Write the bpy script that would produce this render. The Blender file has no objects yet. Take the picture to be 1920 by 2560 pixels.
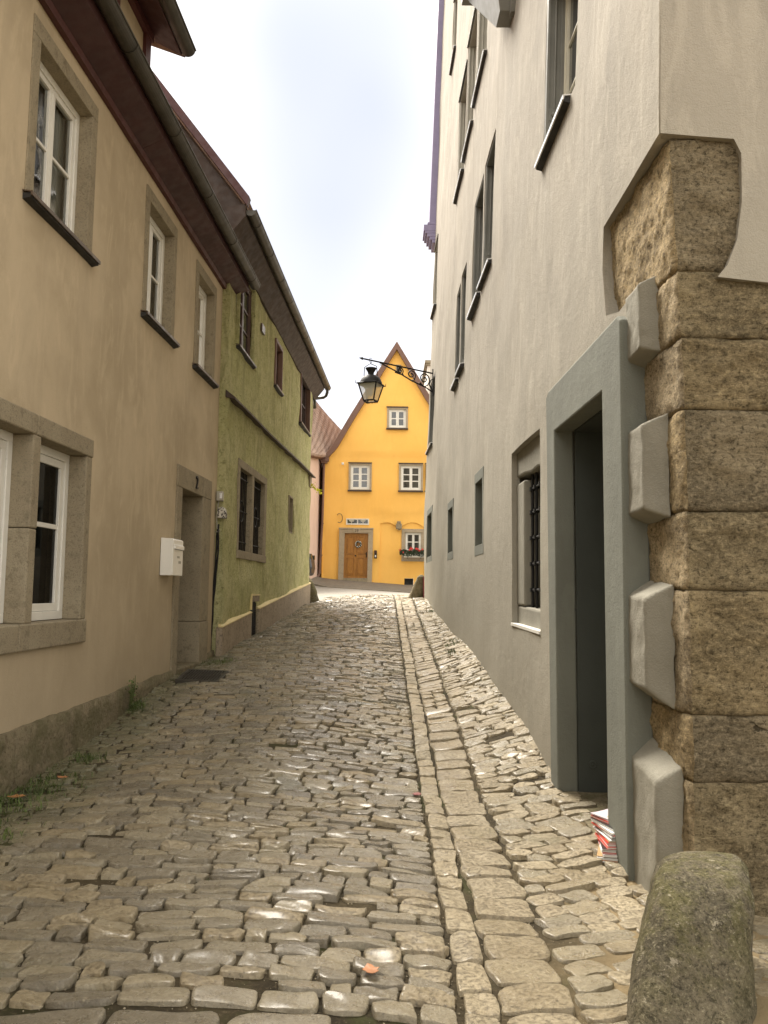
import bpy, bmesh, math, random
import numpy as np
from mathutils import Vector, Matrix, geometry, noise as mnoise

scene = bpy.context.scene
PI = math.pi
# ------------------------------------------------------------------ camera
RX, RZ = 5.4, 0.012
cam_d = bpy.data.cameras.new("camera"); cam = bpy.data.objects.new("camera", cam_d)
scene.collection.objects.link(cam); scene.camera = cam
P = math.radians(RX)
fw = Vector((0, math.cos(P), math.sin(P))); up = Vector((0, -math.sin(P), math.cos(P))); rt = Vector((1, 0, 0))
c_, s_ = math.cos(RZ), math.sin(RZ)
r2 = rt * c_ + up * s_; u2 = up * c_ - rt * s_
M = Matrix((r2, u2, -fw)).transposed().to_4x4(); M.translation = Vector((0, 0, 1.5))
cam.matrix_world = M
cam_d.sensor_fit = 'VERTICAL'; cam_d.sensor_height = 32.0; cam_d.lens = 32.0 * 2071 / 2560
cam_d.clip_start = 0.05; cam_d.clip_end = 1500
# ------------------------------------------------------------------ world, sun, exposure
SUN_EL, SUN_AZ = math.radians(50), math.radians(-26)      # azimuth from +Y towards +X
w = bpy.data.worlds.new("World"); scene.world = w; w.use_nodes = True
nt = w.node_tree; nt.nodes.clear()
out = nt.nodes.new('ShaderNodeOutputWorld'); bg = nt.nodes.new('ShaderNodeBackground'); bg.inputs[1].default_value = 0.1
sky = nt.nodes.new('ShaderNodeTexSky'); sky.sky_type = 'NISHITA'; sky.sun_disc = False
sky.sun_elevation = SUN_EL; sky.sun_rotation = SUN_AZ
tc = nt.nodes.new('ShaderNodeTexCoord')
cl = nt.nodes.new('ShaderNodeTexNoise'); cl.inputs['Scale'].default_value = 1.6; cl.inputs['Detail'].default_value = 3
nt.links.new(tc.outputs['Generated'], cl.inputs['Vector'])
# cloud cover: bright white deck, thinning to pale blue up the lane
def patch(d, r0, r1):
    sc = nt.nodes.new('ShaderNodeVectorMath'); sc.operation = 'MULTIPLY'; sc.inputs[1].default_value = (1, 1, .5)
    nt.links.new(tc.outputs['Generated'], sc.inputs[0])
    dv = nt.nodes.new('ShaderNodeVectorMath'); dv.operation = 'DISTANCE'
    v = Vector(d).normalized(); dv.inputs[1].default_value = (v.x, v.y, v.z * .5)
    nt.links.new(sc.outputs[0], dv.inputs[0])
    ad = nt.nodes.new('ShaderNodeMath'); ad.operation = 'MULTIPLY_ADD'; ad.inputs[1].default_value = 0.15
    nt.links.new(cl.outputs['Fac'], ad.inputs[0]); nt.links.new(dv.outputs['Value'], ad.inputs[2])
    mr = nt.nodes.new('ShaderNodeMapRange'); mr.interpolation_type = 'SMOOTHSTEP'
    mr.inputs['From Min'].default_value = r0; mr.inputs['From Max'].default_value = r1
    mr.inputs['To Min'].default_value = 1; mr.inputs['To Max'].default_value = 0
    nt.links.new(ad.outputs[0], mr.inputs['Value']); return mr.outputs[0]
p1 = patch((-0.07, 1.0, 0.56), 0.14, 0.46)
def wmix(fac, a, b):
    m = nt.nodes.new('ShaderNodeMix'); m.data_type = 'RGBA'
    if isinstance(fac, float): m.inputs[0].default_value = fac
    else: nt.links.new(fac, m.inputs[0])
    for s, i in ((a, 6), (b, 7)):
        if isinstance(s, tuple): m.inputs[i].default_value = s
        else: nt.links.new(s, m.inputs[i])
    return m.outputs[2]
hazy = wmix(0.9, sky.outputs[0], (9.9, 9.35, 8.5, 1))
cl2 = nt.nodes.new('ShaderNodeTexNoise'); cl2.inputs['Scale'].default_value = 3.2; cl2.inputs['Detail'].default_value = 2
nt.links.new(tc.outputs['Generated'], cl2.inputs['Vector'])
mr2 = nt.nodes.new('ShaderNodeMapRange'); mr2.interpolation_type = 'SMOOTHSTEP'; mr2.inputs['From Min'].default_value = .35; mr2.inputs['From Max'].default_value = .65
nt.links.new(cl2.outputs['Fac'], mr2.inputs['Value'])
thin = wmix(mr2.outputs[0], (2.95, 3.16, 3.82, 1), (3.35, 3.5, 3.98, 1))
colr = wmix(p1, hazy, thin)
nt.links.new(colr, bg.inputs[0]); nt.links.new(bg.outputs[0], out.inputs[0])
sl = bpy.data.lights.new("sun", 'SUN'); sl.energy = 3.8; sl.angle = math.radians(24); sl.color = (1.0, 0.93, 0.82)
so = bpy.data.objects.new("sun", sl); scene.collection.objects.link(so)
sd = Vector((math.sin(SUN_AZ) * math.cos(SUN_EL), math.cos(SUN_AZ) * math.cos(SUN_EL), math.sin(SUN_EL)))
so.rotation_euler = sd.to_track_quat('Z', 'Y').to_euler(); so.location = (0, 0, 40)
scene.view_settings.view_transform = 'Standard'; scene.view_settings.look = 'None'
scene.view_settings.exposure = 1.43; scene.view_settings.gamma = 1.0
scene.view_settings.use_curve_mapping = False
try:
    scene.cycles.max_bounces = 8; scene.cycles.transparent_max_bounces = 12; scene.cycles.diffuse_bounces = 3
except Exception: pass

# ------------------------------------------------------------------ material helpers
MATS = {}
class NT:
    def __init__(s, name):
        m = bpy.data.materials.new(name); m.use_nodes = True; s.m = m; s.t = m.node_tree
        s.b = s.t.nodes['Principled BSDF']; s.tc = s.n('ShaderNodeTexCoord'); MATS[name] = m
    def n(s, t, **k):
        x = s.t.nodes.new(t)
        for a, v in k.items(): setattr(x, a, v)
        return x
    def l(s, a, b): s.t.links.new(a, b)
    def val(s, sock, v):
        if hasattr(v, 'is_output'): s.l(v, sock)
        else:
            if isinstance(v, (tuple, list)) and len(v) == 3: v = tuple(v) + (1,)
            sock.default_value = v
    def co(s, sc=(1, 1, 1)):
        mp = s.n('ShaderNodeMapping'); mp.inputs['Scale'].default_value = sc
        s.l(s.tc.outputs['Object'], mp.inputs[0]); return mp.outputs[0]
    def noise(s, scale, detail=4, rough=0.55, sc=(1, 1, 1), dist=0.0):
        x = s.n('ShaderNodeTexNoise'); s.l(s.co(sc), x.inputs['Vector'])
        x.inputs['Scale'].default_value = scale; x.inputs['Detail'].default_value = detail
        x.inputs['Roughness'].default_value = rough; x.inputs['Distortion'].default_value = dist
        return x.outputs['Fac']
    def vor(s, scale, sc=(1, 1, 1), feat='F1', out='Distance'):
        x = s.n('ShaderNodeTexVoronoi', feature=feat); s.l(s.co(sc), x.inputs['Vector'])
        x.inputs['Scale'].default_value = scale; return x.outputs[out]
    def mr(s, v, a, b, c=0.0, d=1.0, smooth=True):
        x = s.n('ShaderNodeMapRange'); x.interpolation_type = 'SMOOTHSTEP' if smooth else 'LINEAR'
        s.val(x.inputs['Value'], v); x.inputs['From Min'].default_value = a; x.inputs['From Max'].default_value = b
        x.inputs['To Min'].default_value = c; x.inputs['To Max'].default_value = d; return x.outputs[0]
    def mix(s, f, a, b, mode='MIX'):
        x = s.n('ShaderNodeMix', data_type='RGBA', blend_type=mode)
        s.val(x.inputs[0], f); s.val(x.inputs[6], a); s.val(x.inputs[7], b); return x.outputs[2]
    def math(s, op, a, b=0.0):
        x = s.n('ShaderNodeMath', operation=op); s.val(x.inputs[0], a); s.val(x.inputs[1], b); return x.outputs[0]
    def bump(s, h, strength=0.3, dist=0.02, prev=None):
        x = s.n('ShaderNodeBump'); x.inputs['Strength'].default_value = strength; x.inputs['Distance'].default_value = dist
        s.l(h, x.inputs['Height'])
        if prev is not None: s.l(prev, x.inputs['Normal'])
        return x.outputs[0]
    def done(s, col, rough=0.8, normal=None, metal=0.0, spec=0.5):
        s.val(s.b.inputs['Base Color'], col); s.val(s.b.inputs['Roughness'], rough)
        s.b.inputs['Metallic'].default_value = metal; s.b.inputs['Specular IOR Level'].default_value = spec
        if normal is not None: s.l(normal, s.b.inputs['Normal'])
        return s.m

def k(c, f): return tuple(min(1, x * f) for x in c)
def plaster(name, c, c2=None, streak=0.35, bump=0.25, grain=90, mott=1.3, low_tint=None):
    t = NT(name); c2 = c2 or k(c, 0.78)
    a = t.mr(t.noise(mott, 5, 0.6), 0.35, 0.68)
    col = t.mix(t.math('MULTIPLY', a, 0.8), c, c2)
    st = t.mr(t.noise(2.0, 6, 0.68, (1, 1, 0.24), 1.2), 0.44, 0.70)
    col = t.mix(t.math('MULTIPLY', st, streak), col, k(c, 0.72))
    s2 = t.mr(t.noise(4.2, 6, 0.7, (1, 1, 0.3), 1.4), 0.50, 0.66)
    col = t.mix(t.math('MULTIPLY', s2, streak * 0.9), col, k(c, 1.2))
    sp = t.mr(t.noise(26, 3, 0.7), 0.62, 0.72); col = t.mix(t.math('MULTIPLY', sp, 0.12), col, k(c, 0.55))
    if low_tint:
        z = t.n('ShaderNodeSeparateXYZ'); t.l(t.tc.outputs['Object'], z.inputs[0])
        zz = t.math('ADD', z.outputs[2], t.math('MULTIPLY', t.noise(1.7, 5), -1.2))
        col = t.mix(t.math('MULTIPLY', t.mr(zz, low_tint[0], low_tint[1], 1, 0), low_tint[3]), col, low_tint[2])
    b1 = t.bump(t.noise(grain, 4, 0.7), bump, 0.012)
    b2 = t.bump(t.noise(4, 4, 0.55), bump * 0.45, 0.05, b1); b2 = t.bump(t.noise(24, 5, 0.7), bump * 0.5, 0.02, b2)
    return t.done(col, 0.9, b2, spec=0.25)
def stonemat(name, c, c2, c3, scale=3.0, bump=0.6, grain=45, rough=0.9, moss=None, layered=0.0, dist=0.03):
    t = NT(name)
    col = t.mix(t.mr(t.noise(scale, 6, 0.65), 0.35, 0.65), c, c2)
    col = t.mix(t.mr(t.noise(scale * 5, 5, 0.7), 0.5, 0.68), col, c3)
    g = t.noise(grain, 5, 0.75)
    col = t.mix(t.mr(g, 0.3, 0.5, 0.75, 0), col, k(c3, 0.35))
    col = t.mix(t.mr(g, 0.6, 0.75, 0, 0.45), col, k(c2, 1.5))
    if moss:
        col = t.mix(t.mr(t.noise(4.5, 6, 0.7), 0.42, 0.6, 0, moss[1]), col, moss[0])
    h = g
    if layered:
        ly = t.noise(7, 5, 0.6, (0.35, 0.35, 2.6), 0.8); h = t.math('ADD', g, t.math('MULTIPLY', ly, layered))
    b1 = t.bump(h, bump, dist); b2 = t.bump(t.vor(grain * 0.7), bump * 0.5, dist * 0.7, b1)
    return t.done(col, rough, b2, spec=0.3)
def paint(name, c, rough=0.5, var=0.18, bump=0.08, metal=0.0, grain=60, spec=0.5):
    t = NT(name)
    col = t.mix(t.mr(t.noise(3.5, 5, 0.6), 0.35, 0.7, 0, 1), c, k(c, 1 - var))
    col = t.mix(t.mr(t.noise(22, 4, 0.7), 0.6, 0.72, 0, 0.3), col, k(c, 0.55))
    return t.done(col, t.mr(t.noise(9, 3), 0.3, 0.7, rough * 0.85, min(1, rough * 1.15)), t.bump(t.noise(grain, 3), bump, 0.01), metal, spec)
def glass(name, tint=(0.75, 0.8, 0.8), refl=1.0):
    t = NT(name); t.t.nodes.remove(t.b)
    o = [n for n in t.t.nodes if n.type == 'OUTPUT_MATERIAL'][0]
    fr = t.n('ShaderNodeFresnel'); fr.inputs[0].default_value = 1.5
    g = t.n('ShaderNodeBsdfGlossy'); g.inputs['Roughness'].default_value = 0.03; g.inputs['Color'].default_value = (refl, refl, refl, 1)
    tr = t.n('ShaderNodeBsdfTransparent'); tr.inputs[0].default_value = tint + (1,)
    bn = t.bump(t.noise(2.5, 2), 0.06, 0.02); t.l(bn, g.inputs['Normal'])
    mx = t.n('ShaderNodeMixShader'); t.l(t.mr(fr.outputs[0], 0, 1, 0.05, 1.0, False), mx.inputs[0]); t.l(tr.outputs[0], mx.inputs[1]); t.l(g.outputs[0], mx.inputs[2])
    t.l(mx.outputs[0], o.inputs[0]); return t.m

m_cream = plaster('cream_plaster', (0.49, 0.40, 0.275), (0.36, 0.29, 0.19), 0.36, 0.2, mott=0.9, low_tint=(-0.4, 2.2, (0.34, 0.275, 0.185), 0.6))  # darker tone blended in towards the bottom
m_greenp = None
def green_plaster():
    t = NT('green_roughcast')
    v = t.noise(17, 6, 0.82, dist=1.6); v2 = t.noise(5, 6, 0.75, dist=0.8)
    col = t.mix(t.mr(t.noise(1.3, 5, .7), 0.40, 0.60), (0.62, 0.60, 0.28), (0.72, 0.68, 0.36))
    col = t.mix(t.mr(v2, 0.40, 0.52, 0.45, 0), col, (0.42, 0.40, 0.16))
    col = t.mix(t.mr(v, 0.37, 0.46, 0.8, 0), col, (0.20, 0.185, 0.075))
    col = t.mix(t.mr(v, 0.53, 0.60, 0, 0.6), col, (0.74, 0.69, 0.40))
    st = t.mr(t.noise(3.2, 6, 0.7, (1, 1, 0.25), 0.9), 0.50, 0.66)
    col = t.mix(t.math('MULTIPLY', st, 0.4), col, (0.27, 0.25, 0.11))
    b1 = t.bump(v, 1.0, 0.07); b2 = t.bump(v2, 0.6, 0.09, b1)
    return t.done(col, 0.95, b2, spec=0.15)
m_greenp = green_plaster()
m_grey = plaster('grey_render', (0.325, 0.29, 0.235), (0.255, 0.228, 0.185), 0.75, 0.4, 110, 0.8, low_tint=(0.0, 4.5, (0.30, 0.28, 0.225), 0.7))  # lower wall toned grey-olive: the dimness of the lane put into the colour
m_greyd = plaster('grey_green_paint', (0.165, 0.17, 0.142), (0.135, 0.138, 0.115), 0.3, 0.3)
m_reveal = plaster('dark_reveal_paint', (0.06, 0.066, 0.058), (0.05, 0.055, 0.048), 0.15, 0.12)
m_tooth = plaster('grey_render_bosses', (0.255, 0.24, 0.195), (0.205, 0.192, 0.155), 0.3, 0.4, 110)
m_yellow = plaster('yellow_plaster', (0.86, 0.505, 0.13), (0.81, 0.455, 0.105), 0.12, 0.15, 60, 0.6)
m_pink = plaster('pink_plaster', (0.70, 0.53, 0.44), (0.64, 0.47, 0.38), 0.15, 0.15)
m_white = paint('white_window_paint', (0.74, 0.72, 0.66), 0.4, 0.08)
m_offw = paint('cream_window_paint', (0.60, 0.56, 0.44), 0.45, 0.1)
def sandstone(name, c, dk, sc):
    t = NT(name); g = t.noise(32 * sc, 7, 0.88, (1, 1, 1.4), .3); ly = t.noise(5, 7, 0.75, (0.3, 0.3, 2.6), 1.2); bl = t.noise(11, 6, .75)
    col = t.mix(t.mr(t.noise(2.2, 5, 0.65), 0.38, 0.62), k(c, 1.1), k(c, 0.72))
    col = t.mix(t.mr(ly, 0.50, 0.66, 0, 0.4), col, dk)
    col = t.mix(t.mr(bl, 0.52, 0.64, 0, 0.45), col, k(dk, 0.8))
    col = t.mix(t.mr(g, 0.40, 0.49, 0.9, 0), col, k(dk, 0.35))
    col = t.mix(t.mr(g, 0.53, 0.60, 0, 0.7), col, k(c, 1.6))
    v = t.n('ShaderNodeTexVoronoi', feature='DISTANCE_TO_EDGE'); v.inputs['Scale'].default_value = 1.25
    vm = t.n('ShaderNodeVectorMath', operation='MULTIPLY_ADD'); nn = t.n('ShaderNodeTexNoise'); nn.inputs['Scale'].default_value = 6; nn.inputs['Detail'].default_value = 6
    t.l(t.tc.outputs['Object'], nn.inputs['Vector']); t.l(nn.outputs['Color'], vm.inputs[0]); vm.inputs[1].default_value = (.25, .25, .25); t.l(t.tc.outputs['Object'], vm.inputs[2])
    t.l(vm.outputs[0], v.inputs['Vector']); cr = t.math('MULTIPLY', t.mr(v.outputs['Distance'], .002, .010, 1, 0), t.mr(t.noise(1.5, 3), .55, .62))
    col = t.mix(t.math('MULTIPLY', cr, .85), col, k(dk, 0.25))
    h = t.math('ADD', t.math('ADD', g, t.math('MULTIPLY', ly, .6)), t.math('MULTIPLY', bl, .7)); h = t.math('SUBTRACT', h, t.math('MULTIPLY', cr, .8))
    return t.done(col, 0.92, t.bump(h, 1.0, 0.045), spec=0.2)
m_sand = sandstone('sandstone', (0.52, 0.405, 0.245), (0.36, 0.27, 0.14), 1.0)
m_surr = stonemat('window_stone', (0.30, 0.255, 0.175), (0.26, 0.215, 0.145), (0.20, 0.165, 0.11), 2.2, 0.3, 80, dist=0.012)
m_ysurr = stonemat('door_stone', (0.40, 0.33, 0.24), (0.36, 0.30, 0.21), (0.30, 0.25, 0.18), 2.2, 0.25, 60, dist=0.012)
m_plinth = stonemat('plinth_stone', (0.25, 0.205, 0.13), (0.20, 0.165, 0.10), (0.14, 0.11, 0.065), 2.5, 0.8, 40, moss=((0.09, 0.085, 0.035), 0.6))
m_tile_pl = stonemat('plinth_slab', (0.37, 0.30, 0.215), (0.31, 0.25, 0.18), (0.19, 0.15, 0.11), 3, 0.4, 40)
m_ledge = paint('pale_ledge', (0.68, 0.55, 0.27), 0.7, 0.15)
def mossy():
    t = NT('mossy_stone'); g = t.noise(75, 5, 0.8); g2 = t.noise(24, 5, 0.75, dist=.6)
    col = t.mix(t.mr(t.noise(5, 6, 0.7), 0.35, 0.65), (0.23, 0.195, 0.13), (0.14, 0.12, 0.08))
    col = t.mix(t.mr(g2, 0.36, 0.5, 0.8, 0), col, (0.05, 0.043, 0.027))
    z = t.n('ShaderNodeSeparateXYZ'); t.l(t.tc.outputs['Object'], z.inputs[0])
    hz = t.mr(z.outputs[2], -.05, .38)
    mo = t.math('MULTIPLY', t.mr(t.noise(7, 6, 0.75), 0.42, 0.58), t.math('ADD', t.math('MULTIPLY', hz, .6), .08))
    col = t.mix(mo, col, (0.17, 0.155, 0.06))
    col = t.mix(t.mr(g, 0.36, 0.48, 0.75, 0), col, (0.035, 0.03, 0.018))
    col = t.mix(t.mr(g, 0.55, 0.64, 0, 0.7), col, (0.42, 0.37, 0.24))
    col = t.mix(t.mr(t.noise(13, 6, 0.8), 0.60, 0.66, 0, 0.75), col, (0.52, 0.46, 0.34))
    b = t.bump(g, 0.9, 0.02); b = t.bump(g2, 1.0, 0.05, b)
    return t.done(col, 0.95, b, spec=0.2)
m_boulder = mossy()
m_red = paint('oxblood_board', (0.055, 0.016, 0.015), 0.6, 0.25)
m_redlt = paint('oxblood_trim', (0.07, 0.016, 0.014), 0.55, 0.2)
m_brown = paint('brown_board', (0.055, 0.034, 0.024), 0.7, 0.3)
m_rake = paint('brown_rake_board', (0.16, 0.085, 0.060), 0.6, 0.15)
m_gutter = paint('weathered_zinc', (0.07, 0.062, 0.048), 0.42, 0.35, 0.1, 0.5)
m_iron = paint('black_iron', (0.012, 0.011, 0.010), 0.6, 0.2, 0.2, spec=0.3)
m_sillw = paint('sill_metal', (0.80, 0.80, 0.80), 0.28, 0.05, 0.03, 0.3)
m_black = paint('black_rubber', (0.02, 0.018, 0.016), 0.7)
m_silld = paint('brown_sill_tin', (0.12, 0.085, 0.06), 0.42, 0.3, 0.1, 0.4)
m_room = paint('dark_room', (0.02, 0.018, 0.014), 0.9, 0.1)
m_curt = paint('net_curtain', (0.45, 0.43, 0.37), 0.9, 0.15)
m_glass = glass('window_glass'); m_glass2 = glass('shaded_glass', (.35, .36, .35), .35); m_curtd = paint('lace_curtain', (0.16, 0.145, 0.12), 0.9, 0.6)
m_dglass = paint('dark_glass', (0.016, 0.017, 0.017), 0.06, 0.1, 0.02, spec=0.8)
m_wood = paint('brown_window_wood', (0.07, 0.03, 0.018), 0.5, 0.3)
m_lav = paint('lavender_grey_paint', (0.23, 0.20, 0.32), 0.55, 0.12)
m_gcas = paint('grey_casing_paint', (0.17, 0.165, 0.14), 0.5, 0.18)
m_gcas2 = paint('light_grey_casing', (0.36, 0.335, 0.27), 0.5, 0.15)
m_mail = paint('white_enamel', (0.78, 0.76, 0.70), 0.35, 0.05, 0.02)
def doorwood():
    t = NT('oak_door_wood')
    wv = t.noise(9, 5, 0.6, (6, 1, 0.5), 1.0)
    col = t.mix(t.mr(wv, 0.35, 0.65), (0.36, 0.155, 0.018), (0.24, 0.095, 0.010))
    return t.done(col, 0.45, t.bump(wv, 0.2, 0.01))
m_door = doorwood()
def tiles():
    t = NT('clay_roof_tiles')
    br = t.n('ShaderNodeTexBrick'); br.offset = 0.5
    t.l(t.co((1, 1, 1)), br.inputs['Vector'])
    col = t.mix(t.mr(t.noise(5, 5), 0.35, 0.65), (0.30, 0.19, 0.14), (0.19, 0.13, 0.10))
    col = t.mix(t.mr(t.noise(26, 4), 0.5, 0.7, 0, 0.7), col, (0.30, 0.19, 0.13))
    return t.done(col, 0.85, t.bump(t.noise(30, 4), 0.5, 0.03))
m_tiles = tiles()
m_ptile = stonemat('pale_old_tiles', (.42, .31, .25), (.30, .22, .18), (.19, .145, .12), 1.6, .5, 20)
def bed():
    t = NT('joint_sand_and_moss')
    col = t.mix(t.mr(t.noise(2.2, 5), 0.35, 0.65), (0.06, 0.046, 0.024), (0.026, 0.02, 0.011))
    col = t.mix(t.mr(t.noise(60, 5, 0.8), 0.5, 0.72, 0, 0.6), col, (0.19, 0.15, 0.09))
    col = t.mix(t.mr(t.noise(1.3, 6, 0.7), 0.52, 0.64, 0, 0.65), col, (0.045, 0.052, 0.014))
    z = t.n('ShaderNodeSeparateXYZ'); t.l(t.tc.outputs['Object'], z.inputs[0])
    wx = t.math('ADD', z.outputs[0], t.math('MULTIPLY', z.outputs[1], -.22)); wx = t.math('ADD', wx, t.math('MULTIPLY', t.noise(2, 5), .9))
    col = t.mix(t.mr(wx, .15, .75, 0, .9), col, (0.25, 0.19, 0.105))      # fresh sand washed in at the corner
    b = t.bump(t.noise(90, 5, 0.8), 0.8, 0.012); b = t.bump(t.noise(14, 5), 0.5, 0.03, b)
    return t.done(col, 0.95, b, spec=0.2)
m_bed = bed()
def cobble():
    t = NT('cobblestone')
    a = t.n('ShaderNodeAttribute'); a.attribute_name = 'rnd'; r = a.outputs['Fac']
    cr = t.n('ShaderNodeValToRGB'); t.l(r, cr.inputs[0]); e = cr.color_ramp.elements
    e[0].position = 0; e[0].color = (0.18, 0.153, 0.108, 1); e[1].position = 1; e[1].color = (0.46, 0.375, 0.24, 1)
    for p, c in ((0.25, (0.235, 0.20, 0.14)), (0.5, (0.31, 0.262, 0.175)), (0.7, (0.31, 0.245, 0.145)), (0.85, (0.37, 0.305, 0.20))):
        q = e.new(p); q.color = c + (1,)
    col = cr.outputs[0]
    n1 = t.noise(9, 5, 0.65); n2 = t.noise(48, 6, 0.85)
    col = t.mix(t.mr(n1, 0.35, 0.7, 0, 0.55), col, t.mix(1.0, col, (0.62, 0.58, 0.50), 'MULTIPLY'))
    z = t.n('ShaderNodeSeparateXYZ'); t.l(t.tc.outputs['Object'], z.inputs[0])
    ed_ = t.math('ADD', z.outputs[0], t.math('MULTIPLY', t.noise(1.9, 6, 0.75), -1.5))      # damp mossy margin along the left houses
    col = t.mix(t.mr(ed_, -3.2, -2.5, 0.75, 0), col, (0.085, 0.085, 0.03))
    col = t.mix(t.mr(n2, 0.55, 0.66, 0, 0.5), col, (0.46, 0.40, 0.28))
    col = t.mix(t.mr(n2, 0.34, 0.46, 0.65, 0), col, (0.07, 0.055, 0.035))
    col = t.mix(t.mr(t.noise(1.1, 5, 0.7), 0.56, 0.68, 0, 0.35), col, (0.10, 0.10, 0.04))
    sf = t.mr(r, 0.6, 0.78, 0, 1)                    # sandstone setts are rougher
    rough = t.math('ADD', t.mr(t.noise(16, 4), 0.3, 0.7, 0.22, 0.42), t.math('MULTIPLY', sf, 0.25))
    b = t.bump(n2, 0.8, 0.014); b = t.bump(t.noise(22, 5, 0.7), 0.7, 0.025, b); b = t.bump(t.noise(6, 3, 0.6), 0.6, 0.05, b)
    pit = t.math('MULTIPLY', t.mr(t.noise(48, 5, 0.8), 0.3, 0.5), sf)
    b = t.bump(pit, 0.45, 0.012, b)
    t.b.inputs['Coat Weight'].default_value = 0.25; t.b.inputs['Coat Roughness'].default_value = 0.22
    return t.done(t.mix(1.0, col, (1.0, 1.0, .98), 'MULTIPLY'), rough, b, spec=0.55)
m_cob = cobble()
m_asph = stonemat('pale_asphalt', (0.30, 0.275, 0.24), (0.26, 0.24, 0.21), (0.22, 0.20, 0.175), 0.8, 0.3, 90, dist=0.008)
m_pave = stonemat('pavement_asphalt', (0.20, 0.175, 0.14), (0.17, 0.15, 0.12), (0.14, 0.125, 0.10), 0.9, 0.3, 90, dist=0.008)
m_kerb = stonemat('kerb_granite', (0.23, 0.20, 0.16), (0.2, 0.17, 0.13), (0.15, 0.13, 0.1), 2, 0.3, 90, dist=0.008)

# ------------------------------------------------------------------ object helpers
COL = scene.collection
def root_of(o):
    while o.parent: o = o.parent
    return o
def thing(name, label, cat, loc, group=None):
    o = bpy.data.objects.new(name, None); COL.objects.link(o); o.location = loc; o.empty_display_size = 0.2
    o['label'] = label; o['category'] = cat
    if group: o['group'] = group
    return o
def tag(o, label=None, cat=None, group=None, kind=None):
    if label: o['label'] = label
    if cat: o['category'] = cat
    if group: o['group'] = group
    if kind: o['kind'] = kind
    return o
def finish(name, me, mats, parent, smooth, bevel, offset, seg=2, recalc=True):
    L = Vector(offset)
    if parent is not None: L = Vector(root_of(parent).location)
    bm = bmesh.new(); bm.from_mesh(me)
    if recalc: bmesh.ops.recalc_face_normals(bm, faces=bm.faces)
    for v in bm.verts: v.co -= L
    for f in bm.faces: f.smooth = smooth
    bm.to_mesh(me); bm.free()
    for m in (mats if isinstance(mats, (list, tuple)) else [mats]): me.materials.append(m)
    o = bpy.data.objects.new(name, me); COL.objects.link(o)
    if parent is not None: o.parent = parent
    else: o.location = L
    if bevel:
        b = o.modifiers.new('bevel', 'BEVEL'); b.width = bevel; b.segments = seg; b.limit_method = 'ANGLE'; b.angle_limit = math.radians(35)
        b.harden_normals = False
    return o
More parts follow.
